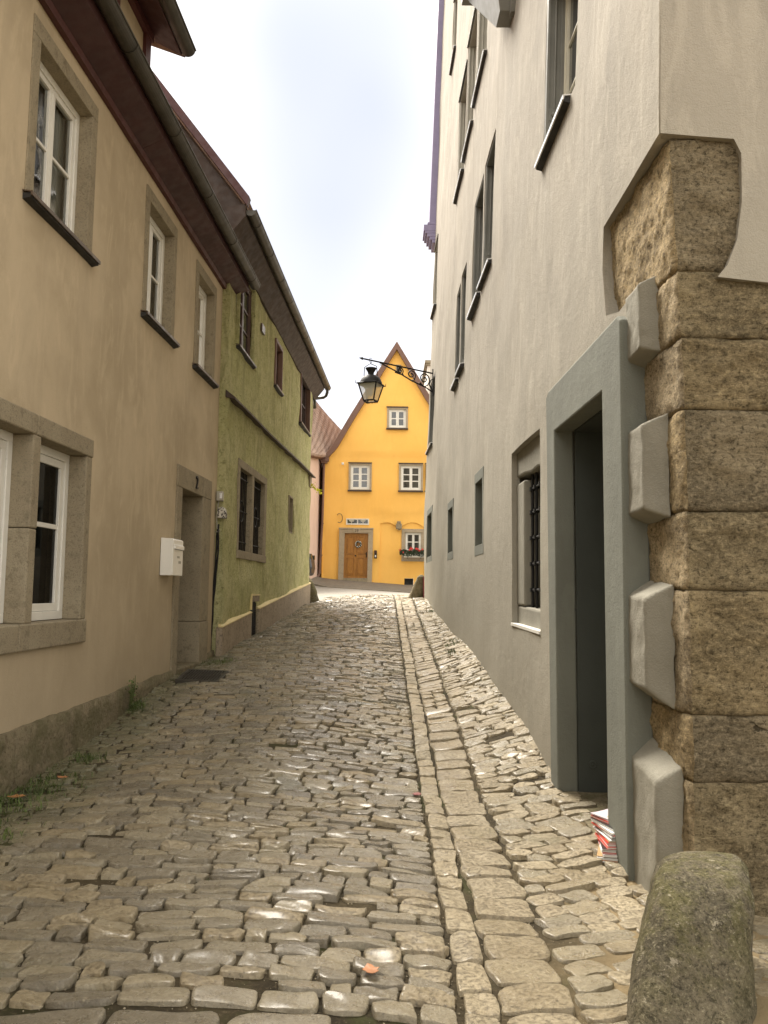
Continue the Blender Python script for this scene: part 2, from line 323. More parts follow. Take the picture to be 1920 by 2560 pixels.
class MB:
    def __init__(s): s.V = []; s.F = []; s.I = []; s.mi = 0
    def add(s, vs, fs):
        n = len(s.V); s.V += [tuple(v) for v in vs]
        for f in fs: s.F.append(tuple(i + n for i in f)); s.I.append(s.mi)
        return s
    def hexa(s, p):   # 8 pts: bottom 0-3, top 4-7
        return s.add(p, [(0, 3, 2, 1), (4, 5, 6, 7), (0, 1, 5, 4), (1, 2, 6, 5), (2, 3, 7, 6), (3, 0, 4, 7)])
    def box(s, x0, x1, y0, y1, z0, z1):
        return s.hexa([(x0, y0, z0), (x1, y0, z0), (x1, y1, z0), (x0, y1, z0), (x0, y0, z1), (x1, y0, z1), (x1, y1, z1), (x0, y1, z1)])
    def wb(s, fn, u0, u1, z0, z1, o0, o1, dz0=0, dz1=0):   # box in wall coordinates; dz: extra z at u1
        return s.hexa([fn(u0, z0, o0), fn(u1, z0 + dz0, o0), fn(u1, z0 + dz0, o1), fn(u0, z0, o1),
                       fn(u0, z1, o0), fn(u1, z1 + dz1, o0), fn(u1, z1 + dz1, o1), fn(u0, z1, o1)])
    def wprism(s, fn, pts, o0, o1):     # polygon in wall plane with thickness
        n = len(pts)
        return s.add([fn(u, z, o0) for u, z in pts] + [fn(u, z, o1) for u, z in pts],
                     [tuple(range(n)), tuple(range(2 * n - 1, n - 1, -1))] + [(i, (i + 1) % n, n + (i + 1) % n, n + i) for i in range(n)])
    def sprism(s, fn, pts, u0, u1):     # profile (off, z) swept along u
        n = len(pts)
        return s.add([fn(u0, z, o) for o, z in pts] + [fn(u1, z, o) for o, z in pts],
                     [tuple(range(n)), tuple(range(2 * n - 1, n - 1, -1))] + [(i, (i + 1) % n, n + (i + 1) % n, n + i) for i in range(n)])
    def tube(s, path, r, n=8, cap=True):
        path = [Vector(p) for p in path]; m = len(path); rs = r if isinstance(r, (list, tuple)) else [r] * m
        vs = []; fs = []; prev = None
        for i, p in enumerate(path):
            t = (path[min(i + 1, m - 1)] - path[max(i - 1, 0)])
            if t.length < 1e-9: t = Vector((0, 0, 1))
            t.normalize()
            if prev is None: a = t.orthogonal().normalized()
            else:
                a = prev - t * prev.dot(t)
                a = a.normalized() if a.length > 1e-6 else t.orthogonal().normalized()
            prev = a; b = t.cross(a)
            for j in range(n):
                an = 2 * PI * j / n; vs.append(p + (a * math.cos(an) + b * math.sin(an)) * rs[i])
        for i in range(m - 1):
            for j in range(n): fs.append((i * n + j, i * n + (j + 1) % n, (i + 1) * n + (j + 1) % n, (i + 1) * n + j))
        if cap: fs.append(tuple(range(n - 1, -1, -1))); fs.append(tuple(range((m - 1) * n, m * n)))
        return s.add(vs, fs)
    def lathe(s, c, prof, n=16, sq=False, rot=0.0, axis='Z'):
        vs = []; fs = []; m = len(prof); c = Vector(c)
        for r, z in prof:
            for j in range(n):
                an = 2 * PI * j / n + rot; x, y = r * math.cos(an), r * math.sin(an)
                v = Vector((x, y, z)) if axis == 'Z' else (Vector((z, x, y)) if axis == 'X' else Vector((x, z, y)))
                vs.append(c + v)
        for i in range(m - 1):
            for j in range(n): fs.append((i * n + j, i * n + (j + 1) % n, (i + 1) * n + (j + 1) % n, (i + 1) * n + j))
        fs.append(tuple(range(n))); fs.append(tuple(range((m - 1) * n, m * n)))
        return s.add(vs, fs)
    def build(s, name, mats, parent=None, smooth=False, bevel=0, loc=(0, 0, 0), seg=2):
        me = bpy.data.meshes.new(name); me.from_pydata(s.V, [], s.F)
        for i, p in enumerate(me.polygons): p.material_index = s.I[i]
        return finish(name, me, mats, parent, smooth, bevel, loc, seg)
def inpoly(x, y, poly):
    c = False; n = len(poly); j = n - 1
    for i in range(n):
        xi, yi = poly[i]; xj, yj = poly[j]
        if (yi > y) != (yj > y) and x < (xj - xi) * (y - yi) / (yj - yi) + xi: c = not c
        j = i
    return c
def dens(poly, step):
    r = []
    for i, a in enumerate(poly):
        b = poly[(i + 1) % len(poly)]; n = max(1, int(math.hypot(b[0] - a[0], b[1] - a[1]) / step))
        r += [(a[0] + (b[0] - a[0]) * q / n, a[1] + (b[1] - a[1]) * q / n) for q in range(n)]
    return r
def rect(a, b, c, d): return [(a, c), (b, c), (b, d), (a, d)]
def sheet(mb, fn, outline, holes, step=0.2, amp=0.01, depth=0.0, seed=0, edge=None, freq=0.9):
    """plaster skin in wall coordinates; the rim of the outline and of each hole is turned inwards by depth"""
    rng = random.Random(seed); loops = [dens(outline, step)] + [dens(h, step) for h in holes]
    V = []; E = []
    for L in loops:
        n0 = len(V); V += [Vector(p) for p in L]; E += [(n0 + i, n0 + (i + 1) % len(L)) for i in range(len(L))]
    nb = len(V)
    us = [p[0] for p in outline]; zs = [p[1] for p in outline]
    u = min(us) + step
    while u < max(us) - step * .5:
        z = min(zs) + step
        while z < max(zs) - step * .5:
            q = (u + rng.uniform(-.15, .15) * step, z + rng.uniform(-.15, .15) * step)
            if inpoly(*q, outline) and not any(inpoly(*q, h) for h in holes):
                if all((q[0] - b.x) ** 2 + (q[1] - b.y) ** 2 > (step * .35) ** 2 for b in V[:nb] if abs(q[0] - b.x) < step): V.append(Vector(q))
            z += step
        u += step
    vs, es, fs, ov, oe, of = geometry.delaunay_2d_cdt(V, E, [], 0, 1e-5)
    def dis(u, z): return amp * mnoise.noise(Vector((u * freq, z * freq, seed * 3.7))) * 1.6 if amp else 0
    keep = []
    for f in fs:
        cu = sum(vs[i].x for i in f) / 3; cz = sum(vs[i].y for i in f) / 3
        if inpoly(cu, cz, outline) and not any(inpoly(cu, cz, h) for h in holes): keep.append(tuple(f))
    mb.add([fn(v.x, v.y, dis(v.x, v.y)) for v in vs], keep)
    if depth:
        for L in loops[1:] if edge is None else [loops[i] for i in edge]:
            n = len(L)
            mb.add([fn(a, b, dis(a, b)) for a, b in L] + [fn(a, b, -depth) for a, b in L], [(i, (i + 1) % n, n + (i + 1) % n, n + i) for i in range(n)])
def text_mesh(name, body, size, depth, mtx, mat, parent):
    cu = bpy.data.curves.new(name, 'FONT'); cu.body = body; cu.size = size; cu.extrude = depth; cu.align_x = 'CENTER'; cu.align_y = 'CENTER'
    o = bpy.data.objects.new(name, cu); me = bpy.data.meshes.new_from_object(o); bpy.data.objects.remove(o)
    me.transform(mtx); return finish(name, me, mat, parent, False, 0, (0, 0, 0), recalc=False)

# ------------------------------------------------------------------ wall frames: u along the wall, o out of the wall
aL, bL, aR, bR = -2.905, 0.0393, 1.451, -0.0226
def LW(y, z, o): return (aL + bL * y + o, y, z)
def GW(y, z, o): return (aL + bL * y + 0.12 + o, y, z)
def lean(z): return 0.03 * max(0.0, z - 3.2)
def RW(y, z, o): return (aR + bR * y + lean(z) - o, y, z)
def YW(x, z, o): return (x, 34.0 - o, z)

# ------------------------------------------------------------------ ground heights
YL = [0, 4.5, 6, 7.2, 10, 11.8, 13.9, 17.2, 21.6, 24]; ZL = [0, 0, .01, .12, .44, .54, .65, .87, 1.12, 1.30]
YC = [0, 5.4, 7, 9.6, 13.7, 20, 22, 24]; ZC = [0, 0, .09, .33, .69, 1.26, 1.34, 1.40]
YR = [0, 4.4, 6.1, 7.1, 8, 9, 10.4, 12.5, 16, 19.5, 22, 24]; ZR = [0, 0, .08, .22, .32, .46, .61, .76, .97, 1.29, 1.36, 1.40]
def G(x, y):
    x = np.asarray(x, float); y = np.asarray(y, float); yy = np.clip(y, 0, 23)
    zl, zc, zr = np.interp(yy, YL, ZL), np.interp(yy, YC, ZC), np.interp(yy, YR, ZR)
    xl = aL + bL * yy; xc = 0.38; xr = aR + bR * yy
    s = np.clip((x - xl) / (xc - xl), 0, 1); t = np.clip((x - xc) / (xr - xc), 0, 1)
    z = np.where(x < xc, zl + (zc - zl) * s + 0.05 * np.sin(PI * s), zc + (zr - zc) * t ** 1.3)
    fl = np.clip((23 - y) / 3, 0, 1)
    z = z + fl * (0.018 * np.sin(1.7 * y + .8 * x) * np.clip((y - 4) / 3, 0, 1) + 0.012 * np.sin(2.9 * x - 1.3 * y + 1) * np.clip(-x + .3, 0, 1))
    xe = np.clip(x, -9, 9); e = 1.463 - 0.056 * xe
    s2 = np.clip((y - 22.5) / 8.5, 0, 1); z = z * (1 - s2) + e * s2
    s3 = np.clip((y - 31.2) / 2.8, 0, 1); z = z + s3 * (1.70 - 0.07 * xe - e)
    lf = np.clip((-x - 2.45) / 0.5, 0, 1) * np.clip((y - 26) / 2, 0, 1) * np.clip((36 - y) / 2, 0, 1)
    return z + 0.17 * lf
def Gf(x, y): return float(G(x, y))

def grid_mesh(name, xs, ys, zf, mat, dz=0.0, kind='structure'):
    X, Y = np.meshgrid(xs, ys); Z = zf(X, Y) + dz
    V = np.stack([X, Y, Z], -1).reshape(-1, 3); nx, ny = len(xs), len(ys)
    idx = np.arange(nx * ny).reshape(ny, nx)
    F = np.stack([idx[:-1, :-1], idx[:-1, 1:], idx[1:, 1:], idx[1:, :-1]], -1).reshape(-1, 4)
    me = bpy.data.meshes.new(name); me.from_pydata(V.tolist(), [], F.tolist())
    o = finish(name, me, mat, None, True, 0, (0, 0, 0)); tag(o, kind=kind); return o
def nz(X, Y, f): return np.sin(f * X + 1.3 * np.sin(f * .7 * Y)) * np.sin(f * 1.1 * Y + 1.7 * np.sin(f * .6 * X))
xs = np.concatenate([[-300, -120, -50, -20, -9, -6, -4.5, -3.6], np.arange(-3.0, 2.6, 0.05), [3, 4, 6, 9, 20, 50, 120, 300]])
ys = np.concatenate([[-200, -60, -20, -6, -2], np.arange(0.0, 23.2, 0.06), np.arange(23.5, 37, 0.5), [40, 50, 80, 150, 400]])
def gz(X, Y):
    near = (X > -3.2) & (X < 2.6) & (Y > 0) & (Y < 23)
    sandy = np.clip((X - .75) / .3, 0, 1) * np.clip((4.4 - Y) / 1.0, 0, 1)
    return G(X, Y) + np.where(near, 0.004 * nz(X, Y, 9) + 0.003 * nz(Y, X, 23) - 0.002 + 0.016 * sandy + 0.010 * np.clip((-X - 1.9) / .5, 0, 1) * np.clip((9 - Y) / 2, 0, 1), 0)
grid_mesh('ground', xs, ys, gz, m_bed)
# cross street and its pavement
grid_mesh('road', np.concatenate([np.arange(-60, -4, 4), np.arange(-4, 4.1, .25), np.arange(6, 62, 4)]), np.concatenate([np.arange(22.45, 31.0, .3), [30.87]]), G, m_asph, 0.012)
mb = MB(); xk = [-60, -20] + [-9 + .5 * i for i in range(37)] + [20, 60]
def ztop(x, y):
    xe = max(-9, min(9, x)); a = 1.505 - .052 * xe; b = 1.785 - .07 * xe
    z = a + (b - a) * (y - 31) / 3; return z + 0.15 * max(0, min(1, (-x - 2.45) / .5))
for a, b in zip(xk[:-1], xk[1:]):
    mb.hexa([(a, 31.0, 1), (b, 31.0, 1), (b, 34.3, 1), (a, 34.3, 1), (a, 31.0, ztop(a, 31)), (b, 31.0, ztop(b, 31)), (b, 34.3, ztop(b, 34.3)), (a, 34.3, ztop(a, 34.3))])
tag(mb.build('pavement', m_pave), kind='structure')
mb = MB(); x = -12.0
while x < 12:
    b = x + 0.98
    mb.hexa([(x, 30.85, 1.2), (b, 30.85, 1.2), (b, 30.995, 1.2), (x, 30.995, 1.2), (x, 30.85, ztop(x, 31) - .005), (b, 30.85, ztop(b, 31) - .005), (b, 30.995, ztop(b, 31) + .008), (x, 30.995, ztop(x, 31) + .008)]); x += 1.0
tag(mb.build('kerb', m_kerb, bevel=0.02), kind='structure')

# ------------------------------------------------------------------ cobbles: every sett is its own rounded solid, all in one paving mesh
rng = np.random.default_rng(7)
ST = []     # cx, cy, ang, hw, hh, rnd, height, n-exponent
def wav(x, y):
    return 0.05 * np.sin(1.2 * x + .42 * y) + 0.035 * np.sin(2.3 * x - .55 * y + 2) - 0.13 * max(0, (x + 1.0) / 1.3) ** 2
def lane_rows():
    y = 0.4; row = 0
    while y < 22.75:
        near = y < 3.0
        p = rng.uniform(.20, .25) if near else rng.uniform(.085, .130) * (1.0 if y < 7 else .98)
        yl = min(max(y, 0), 22)
        x = aL + bL * yl + rng.uniform(-.2, 0)
        while x < .28:
            wd = rng.uniform(.32, .46) if near else (rng.uniform(.16, .29) if rng.random() > .14 else rng.uniform(.08, .13))
            if x + wd > .20: wd = .288 - x
            cx = x + wd / 2; dy = wav(cx, y); sl = (wav(cx + .05, y) - wav(cx - .05, y)) / .1
            mossy = cx < -2.15 + bL * y
            if wd > .05:
                q = rng.random(); r = rng.uniform(.0, .55) if q > .22 else rng.uniform(.62, .80)
                if rng.random() < .12 and not near and wd > .14 and p > .115:      # a pair of thin stones
                    for sg in (-1, 1): ST.append((cx, y + dy + sg * p * .25, math.atan(sl) + rng.normal(0, .03), wd / 2 - .007, p * .25 - .006, r, rng.uniform(.022, .036), rng.uniform(4, 9)))
                elif rng.random() > .012:
                    ST.append((cx, y + dy + rng.normal(0, .003), math.atan(sl) + rng.normal(0, .018), wd / 2 - rng.uniform(.003, .010), p / 2 - rng.uniform(.0025, .0075), r, rng.uniform(.014, .030) * (.6 if mossy else 1), rng.uniform(6, 18)))
            x += wd
        y += p; row += 1
lane_rows()
y = .5
while y < 22.6:                                   # pale channel stones
    ln_ = rng.uniform(.17, .30); ST.append((.365 + rng.normal(0, .005), y + ln_ / 2, rng.normal(0, .03), .062, ln_ / 2 - .008, rng.uniform(.84, .95), rng.uniform(.018, .028), rng.uniform(8, 16))); y += ln_
y = .5
while y < 22.6:                                   # wide slabs beside the channel
    ln_ = rng.uniform(.18, .30) if y < 8 else rng.uniform(.12, .24)
    if 8.6 < y < 9.6 or (y > 11 and rng.random() < .35):
        h_ = ln_ / 2
        for q in (0, 1): ST.append((.505 + .13 * q, y + h_, rng.normal(0.1, .05), .06, h_ - .008, rng.uniform(.6, .9), rng.uniform(.018, .03), 4))
    else: ST.append((.572 + rng.normal(0, .006), y + ln_ / 2, rng.normal(.06, .03), .132, ln_ / 2 - .008, rng.uniform(.62, .88), rng.uniform(.016, .028), rng.uniform(7, 14)))
    y += ln_
y = .2
while y < 23.4:                                   # tilted rows on the right
    p = rng.uniform(.10, .145) if y < 6 else rng.uniform(.08, .12)
    x = .715 + rng.uniform(0, .02)
    xr = 3.6 if y < 3.7 else (1.80 if 4.7 < y < 6.0 else aR + bR * min(y, 22) + .04)
    while x < xr - .03:
        wd = rng.uniform(.16, .29) if rng.random() > .15 else rng.uniform(.10, .15)
        wd = min(wd, xr - x); cx = x + wd / 2
        k1 = .34 - .10 * min(1, max(0, (x - 1.3))); yy = y + k1 * (cx - .72) * (1 if cx < 1.6 else 1)
        if wd > .04 and rng.random() > .03:
            ST.append((cx, yy + .02 * math.sin(5 * cx + y), math.atan(k1) + rng.normal(0, .045), wd / 2 - rng.uniform(.002, .007), p / 2 - rng.uniform(.001, .006), rng.uniform(.35, .95),
                       rng.uniform(.014, .030) * (1.0 if yy > 4.2 else .72), rng.uniform(4, 9)))
        x += wd
    y += p
ST = [s for s in ST if not (s[0] > 1.47 and 6.08 < s[1] < 21.0) and not (s[0] > 1.33 and 3.98 < s[1] < 4.55) and not (s[0] > 1.36 and s[1] > 5.0 and s[1] < 6.2)
      and not (s[0] > -2.36 and s[0] < -1.84 and abs(s[1] - 9.85) < .33) and not (s[0] > 1.0 and s[1] > 21.2 and s[0] > 1.2)]
def stones(S, nu, nv, name):
    S = np.array(S); n = len(S)
    a = {15: [-1, -.988, -.955, -.88, -.7, -.45, -.2, 0, .2, .45, .7, .88, .955, .988, 1], 11: [-1, -.98, -.93, -.8, -.45, 0, .45, .8, .93, .98, 1], 9: [-1, -.975, -.88, -.5, 0, .5, .88, .975, 1], 7: [-1, -.95, -.65, 0, .65, .95, 1]}
    U, V = np.meshgrid(np.array(a[nu]), np.array(a[nv])); U = U.ravel()[None]; V = V.ravel()[None]; m = U.shape[1]
    cx, cy, an, hw, hh, r, hg, ex = [S[:, i:i + 1] for i in range(8)]
    mx = np.maximum(np.abs(U), np.abs(V)); rr = (np.abs(U) ** ex + np.abs(V) ** ex) ** (1 / ex); f = np.where(mx > 0, mx / np.maximum(rr, 1e-6), 1)
    th = np.arctan2(V, U); ph = rng.uniform(0, 6.28, (n, 4)); am = rng.normal(0, 1, (n, 4)) * np.array([.010, .018, .018, .018])
    cq = np.abs(rng.normal(0, .035, (n, 4))); qd = ((U > 0) * 1 + (V > 0) * 2).astype(int).ravel(); chip = 1 - cq[:, qd] * np.clip((np.abs(U) * np.abs(V) - .45) / .5, 0, 1)
    jag = np.where(mx > .85, 1, 0) * rng.normal(0, .006, (n, m)) if nu >= 11 else 0
    wob = chip + jag + sum(am[:, i:i + 1] * np.sin((i + 2) * th + ph[:, i:i + 1]) for i in range(4)) * mx
    side = 1 - .07 * np.clip((mx - .9) / .1, 0, 1) * 0
    lx = U * f * wob * hw * side; ly = V * f * wob * hh * side
    bow = rng.normal(0, .012, (n, 1)); ly = ly + bow * (U ** 2 - .4)
    skew = rng.normal(0, .09, (n, 1)) * np.clip(hw / hh - .6, .12, 1); tap = rng.normal(0, .06, (n, 1)); ly = ly * (1 + tap * U); lx = lx * (1 + rng.normal(0, .05, (n, 1)) * V); lx = lx + skew * ly
    ca, sa = np.cos(an), np.sin(an); x = cx + lx * ca - ly * sa; y = cy + lx * sa + ly * ca
    edge = np.clip((mx - .975) / .025, 0, 1) ** 1.5 if nu == 15 else np.clip((mx - .96) / .04, 0, 1) ** 1.3
    edge = np.clip((mx - .9885) / .0115, 0, 1)
    if nu <= 9: edge = np.clip((mx - .976) / .024, 0, 1)
    if nu == 7: edge = (mx > .99) * 1.0
    dome = 1 - .08 * np.abs(U) ** 6 - .12 * np.abs(V) ** 5.0 - .14 * (mx > .98)
    lump = sum(rng.normal(0, .10, (n, 1)) * np.sin(U * q1 + V * q2 + rng.uniform(0, 6, (n, 1))) for q1, q2 in ((2, 1), (1, 3), (4, 1), (5, 5)))
    tilt = rng.normal(0, .0045, (n, 1)) * U + rng.normal(0, .0035, (n, 1)) * V
    z = hg * (dome + lump * .8) * (1 - edge) - edge * .03 + tilt
    gzz = G(cx, cy) + (x - cx) * (G(cx + .05, cy) - G(cx - .05, cy)) / .1 + (y - cy) * (G(cx, cy + .05) - G(cx, cy - .05)) / .1
    z = z + gzz
    Vt = np.stack([x, y, z], -1).reshape(-1, 3)
    idx = np.arange(m).reshape(nv, nu); F = np.stack([idx[:-1, :-1], idx[:-1, 1:], idx[1:, 1:], idx[1:, :-1]], -1).reshape(-1, 4)
    F = (F[None] + (np.arange(n) * m)[:, None, None]).reshape(-1, 4)
    return Vt, F, np.repeat(r.ravel(), m)
bands = [([s for s in ST if s[1] < 7.0], 15, 11), ([s for s in ST if 7.0 <= s[1] < 13], 9, 7), ([s for s in ST if s[1] >= 13], 7, 7)]
VV, FF, RR = [], [], []; base = 0
for S, nu, nv in bands:
    v, f, r = stones(S, nu, nv, ''); VV.append(v); FF.append(f + base); RR.append(r); base += len(v)
VV = np.concatenate(VV).astype(np.float32); FF = np.concatenate(FF); RR = np.concatenate(RR).astype(np.float32)
me = bpy.data.meshes.new('cobblestone_paving'); me.vertices.add(len(VV)); me.vertices.foreach_set('co', VV.ravel())
me.loops.add(len(FF) * 4); me.loops.foreach_set('vertex_index', FF.ravel().astype(np.int32))
me.polygons.add(len(FF)); me.polygons.foreach_set('loop_start', np.arange(0, len(FF) * 4, 4, dtype=np.int32))
me.polygons.foreach_set('use_smooth', np.ones(len(FF), bool)); me.update(calc_edges=True)
at = me.attributes.new('rnd', 'FLOAT', 'POINT'); at.data.foreach_set('value', RR)
me.materials.append(m_cob); o = bpy.data.objects.new('cobblestone_paving', me); COL.objects.link(o); tag(o, kind='structure')
print('stones', len(ST), 'verts', len(VV))

# ------------------------------------------------------------------ windows
def surround(name, fn, u0, u1, z0, z1, tu, tt, tb, proud, depth, mat, parent, bevel=0.008, tu2=None):
    tu2 = tu if tu2 is None else tu2
    mb = MB(); mb.wb(fn, u0, u1, z1 - tt, z1, -depth, proud)
    if tb: mb.wb(fn, u0, u1, z0, z0 + tb, -depth, proud)
    mb.wb(fn, u0, u0 + tu, z0 + tb, z1 - tt, -depth, proud - .001); mb.wb(fn, u1 - tu2, u1, z0 + tb, z1 - tt, -depth, proud - .001)
    return mb.build(name, mat, parent, bevel=bevel)
def casement(fn, u0, u1, z0, z1, off, parent, mat, cols=2, rows=2, fw=.05, sw=.045, bar=.022, th=.05, pane=None, curtain=False, room=.35, sashes=None, rowz=None):
    """window frame mesh; pane / curtain / dark interior are its sub-parts"""
    mb = MB(); pane = pane or m_glass
    mb.wb(fn, u0, u1, z1 - fw, z1, off - th, off); mb.wb(fn, u0, u1, z0, z0 + fw, off - th, off)
    mb.wb(fn, u0, u0 + fw, z0 + fw, z1 - fw, off - th, off); mb.wb(fn, u1 - fw, u1, z0 + fw, z1 - fw, off - th, off)
    a, b, c, d = u0 + fw, u1 - fw, z0 + fw, z1 - fw; ns = sashes or cols; W = (b - a) / ns; t2 = th * .8; of = off - .012
    for i in range(ns):
        p, q = a + W * i + .002, a + W * (i + 1) - .002
        mb.wb(fn, p, q, d - sw, d - .002, of - t2, of); mb.wb(fn, p, q, c + .002, c + sw, of - t2, of)
        mb.wb(fn, p, p + sw, c + sw, d - sw, of - t2, of); mb.wb(fn, q - sw, q, c + sw, d - sw, of - t2, of)
        g0, g1, h0, h1 = p + sw, q - sw, c + sw, d - sw
        zz = rowz or [h0 + (h1 - h0) * j / rows for j in range(1, rows)]
        for z in zz: mb.wb(fn, g0, g1, z - bar / 2, z + bar / 2, of - t2 * .8, of - .006)
        nc = cols // ns
        for j in range(1, nc): g = g0 + (g1 - g0) * j / nc; mb.wb(fn, g - bar / 2, g + bar / 2, h0, h1, of - t2 * .8, of - .004)
    w_ = mb.build('window', mat, parent, bevel=0.004)
    mb = MB(); mb.add([fn(a, c, of - .022), fn(b, c, of - .022), fn(b, d, of - .022), fn(a, d, of - .022)], [(0, 1, 2, 3)]); mb.build('pane', pane, w_)
    if pane in (m_glass, m_glass2):
        mb = MB(); r = off - room
        P8 = [fn(u0, z0, off - th - .002), fn(u1, z0, off - th - .002), fn(u1, z1, off - th - .002), fn(u0, z1, off - th - .002), fn(u0, z0, r), fn(u1, z0, r), fn(u1, z1, r), fn(u0, z1, r)]
        mb.add(P8, [(4, 5, 6, 7), (0, 1, 5, 4), (1, 2, 6, 5), (2, 3, 7, 6), (3, 0, 4, 7)]); mb.build('interior', m_room, w_)
        if curtain:
            mb = MB(); n = 60; vs = []; frac = curtain if isinstance(curtain, float) else 1.0
            for side in (0, 1):
                base = len(vs); A = a + .01 if side == 0 else b - (b - a) * .5 * frac
                Wd = (b - a) * .5 * frac - .01
                for i in range(n + 1):
                    uu = A + Wd * i / n; oo = off - th - .05 + .012 * math.sin(i * 1.3) + .006 * math.sin(i * .57)
                    vs += [fn(uu, c, oo), fn(uu, d - .02, oo)]
                mb.add([], []); 
                mb.F += [(base + 2 * i, base + 2 * i + 2, base + 2 * i + 3, base + 2 * i + 1) for i in range(n)]; mb.I += [0] * n
            mb.V = vs; mb.build('curtain', m_curt if fn is not YW else m_curtd, w_, smooth=True)
    return w_
def tin_sill(fn, u0, u1, z, out_, parent, mat, depth=.1, th=.03, ends=True, mat2=None):
    mb = MB(); mb.sprism(fn, [(-depth, z + .025), (out_, z), (out_, z - th), (out_ - .012, z - th), (out_ - .012, z - .008), (-depth, z + .015)], u0, u1)
    o = mb.build('sill', mat, parent)
    mb = MB(); mb.sprism(fn, [(-.01, z - .012), (out_ - .014, z - .012), (out_ - .014, z - th - .012), (-.01, z - th - .03)], u0 + .01, u1 - .01); mb.build('sill_board', mat2 or m_black, parent)
    return o

# ================================================================== CREAM HOUSE (left, near)
H1 = thing('cream_house', 'nearest house on the left, cream plaster with dark red eaves board and white windows', 'house', (-4.5, 5, 0))
mb = MB()
wins = [(5.85, 7.10), (8.47, 9.60), (10.50, 11.57), (2.9, 4.1)]
holes = [rect(a + .005, b - .005, 4.335, 5.785) for a, b in wins] + [rect(5.005, 7.295, 1.03, 2.795), rect(9.965, 11.585, -.05, 2.99)]
sheet(mb, LW, rect(-3, 11.96, -.1, 6.05), holes, .2, .008, .05, 1)
mb.add([LW(-3, -.1, 0), (-9.5, -3, -.1), (-9.5, -3, 6), LW(-3, 6, 0)], [(0, 1, 2, 3)])
mb.add([LW(11.96, -.1, 0), (-9.5, 11.96, -.1), (-9.5, 11.96, 6), LW(11.96, 6, 0)], [(0, 1, 2, 3)])
mb.box(-9.7, -9.5, -3, 11.96, -.1, 6); mb.build('wall', m_cream, H1, smooth=False)
for i, (a, b) in enumerate(wins):
    w_ = casement(LW, a + .12, b - .12, 4.40, 5.65, -.105, H1, m_white, 2, 2, .06, .05, .028, .06, curtain=.85)
    surround('window_surround', LW, a, b, 4.33, 5.79, .12, .14, .07, .012, .17, m_surr, w_, .006)
    tin_sill(LW, a - .03, b + .04, 4.385, .075, w_, m_silld, .09, .03)
# lower double window with deep stone surround
mb = MB()
mb.wb(LW, 5.0, 6.20, 2.64, 2.80, -.30, .03); mb.wb(LW, 6.204, 7.30, 2.64, 2.80, -.30, .03)
mb.wb(LW, 5.0, 6.06, 1.02, 1.22, -.30, .035); mb.wb(LW, 6.064, 7.30, 1.02, 1.22, -.30, .035)
mb.wb(LW, 5.0, 5.14, 1.22, 2.64, -.30, .029); mb.wb(LW, 7.17, 7.29, 1.22, 2.64, -.30, .024)
mb.wb(LW, 6.15, 6.275, 1.22, 1.93, -.30, .024); mb.wb(LW, 6.15, 6.275, 1.934, 2.64, -.30, .0285)
sr = mb.build('window_surround', m_surr, H1, bevel=.012)
for a, b in ((5.14, 6.15), (6.275, 7.17)):
    casement(LW, a, b, 1.225, 2.64, -.13, H1, m_white, 1, 2, .07, .065, .04, .06, rowz=[2.0], pane=m_glass2)
# plinth
def blockwall(fn, u0, u1, zt0, zt1, zb, thick, mat, parent, name, step=.07, amp=.02, seed=0, joints=()):
    nu = int((u1 - u0) / step); nzv = 9; mb = MB(); vs = []
    for i in range(nu + 1):
        u = u0 + (u1 - u0) * i / nu; zt = zt0 + (zt1 - zt0) * i / nu + .022 * mnoise.noise(Vector((u * 2.2, seed, 0))) + .012 * mnoise.noise(Vector((u * 9, seed, 3)))
        jn = max([math.exp(-((u - j) / .02) ** 2) for j in joints] + [0])
        for j in range(nzv):
            z = zb + (zt - zb) * j / (nzv - 1); o = thick + amp * (mnoise.noise(Vector((u * 3, z * 4, seed))) + .6 * mnoise.noise(Vector((u * 11, z * 11, seed)))) - .02 * jn
            if j == nzv - 1: o -= .012
            vs.append(fn(u, z, o))
        vs.append(fn(u, zt + .004, -.02))
    m = nzv + 1
    mb.add(vs, [(i * m + j, (i + 1) * m + j, (i + 1) * m + j + 1, i * m + j + 1) for i in range(nu) for j in range(m - 1)])
    for e in (0, nu): mb.add([vs[e * m + j] for j in range(m)] + [fn(u0 if e == 0 else u1, zb, -.02)], [tuple(range(m + 1))])
    return mb.build(name, mat, parent, smooth=True)
blockwall(LW, -3, 9.94, .33, .52, -.2, .045, m_plinth, H1, 'plinth', seed=1, joints=(4.6, 6.65, 8.4))
blockwall(LW, 11.60, 11.94, .58, .62, .2, .035, m_plinth, H1, 'plinth', seed=2)
# doorway with deep recess
mb = MB()
mb.wb(LW, 9.95, 11.60, 2.73, 3.0, -.35, .022); mb.wb(LW, 9.95, 10.16, .30, 2.73, -.35, .02); mb.wb(LW, 11.14, 11.60, .30, 1.05, -.35, .03); mb.wb(LW, 11.14, 11.60, 1.054, 2.73, -.35, .02)
mb.build('door_surround', m_surr, H1, bevel=.01)
mb = MB(); mb.wb(LW, 10.16, 11.14, .53, 2.73, -.40, -.35)
for a, b in ((.65, 1.3), (1.42, 2.55)):
    for c, d in ((10.26, 10.60), (10.70, 11.04)): mb.wb(LW, c, d, a, b, -.352, -.335)
dr = mb.build('door', m_brown, H1, bevel=.01); mb = MB(); mb.tube([LW(10.23, 1.5, -.34), LW(10.23, 1.5, -.28), LW(10.33, 1.5, -.28)], .011); mb.build('handle', m_iron, dr)
mb = MB(); mb.wb(LW, 10.16, 11.14, .36, .525, -.35, .05); mb.build('doorstep', m_plinth, H1, bevel=.015)
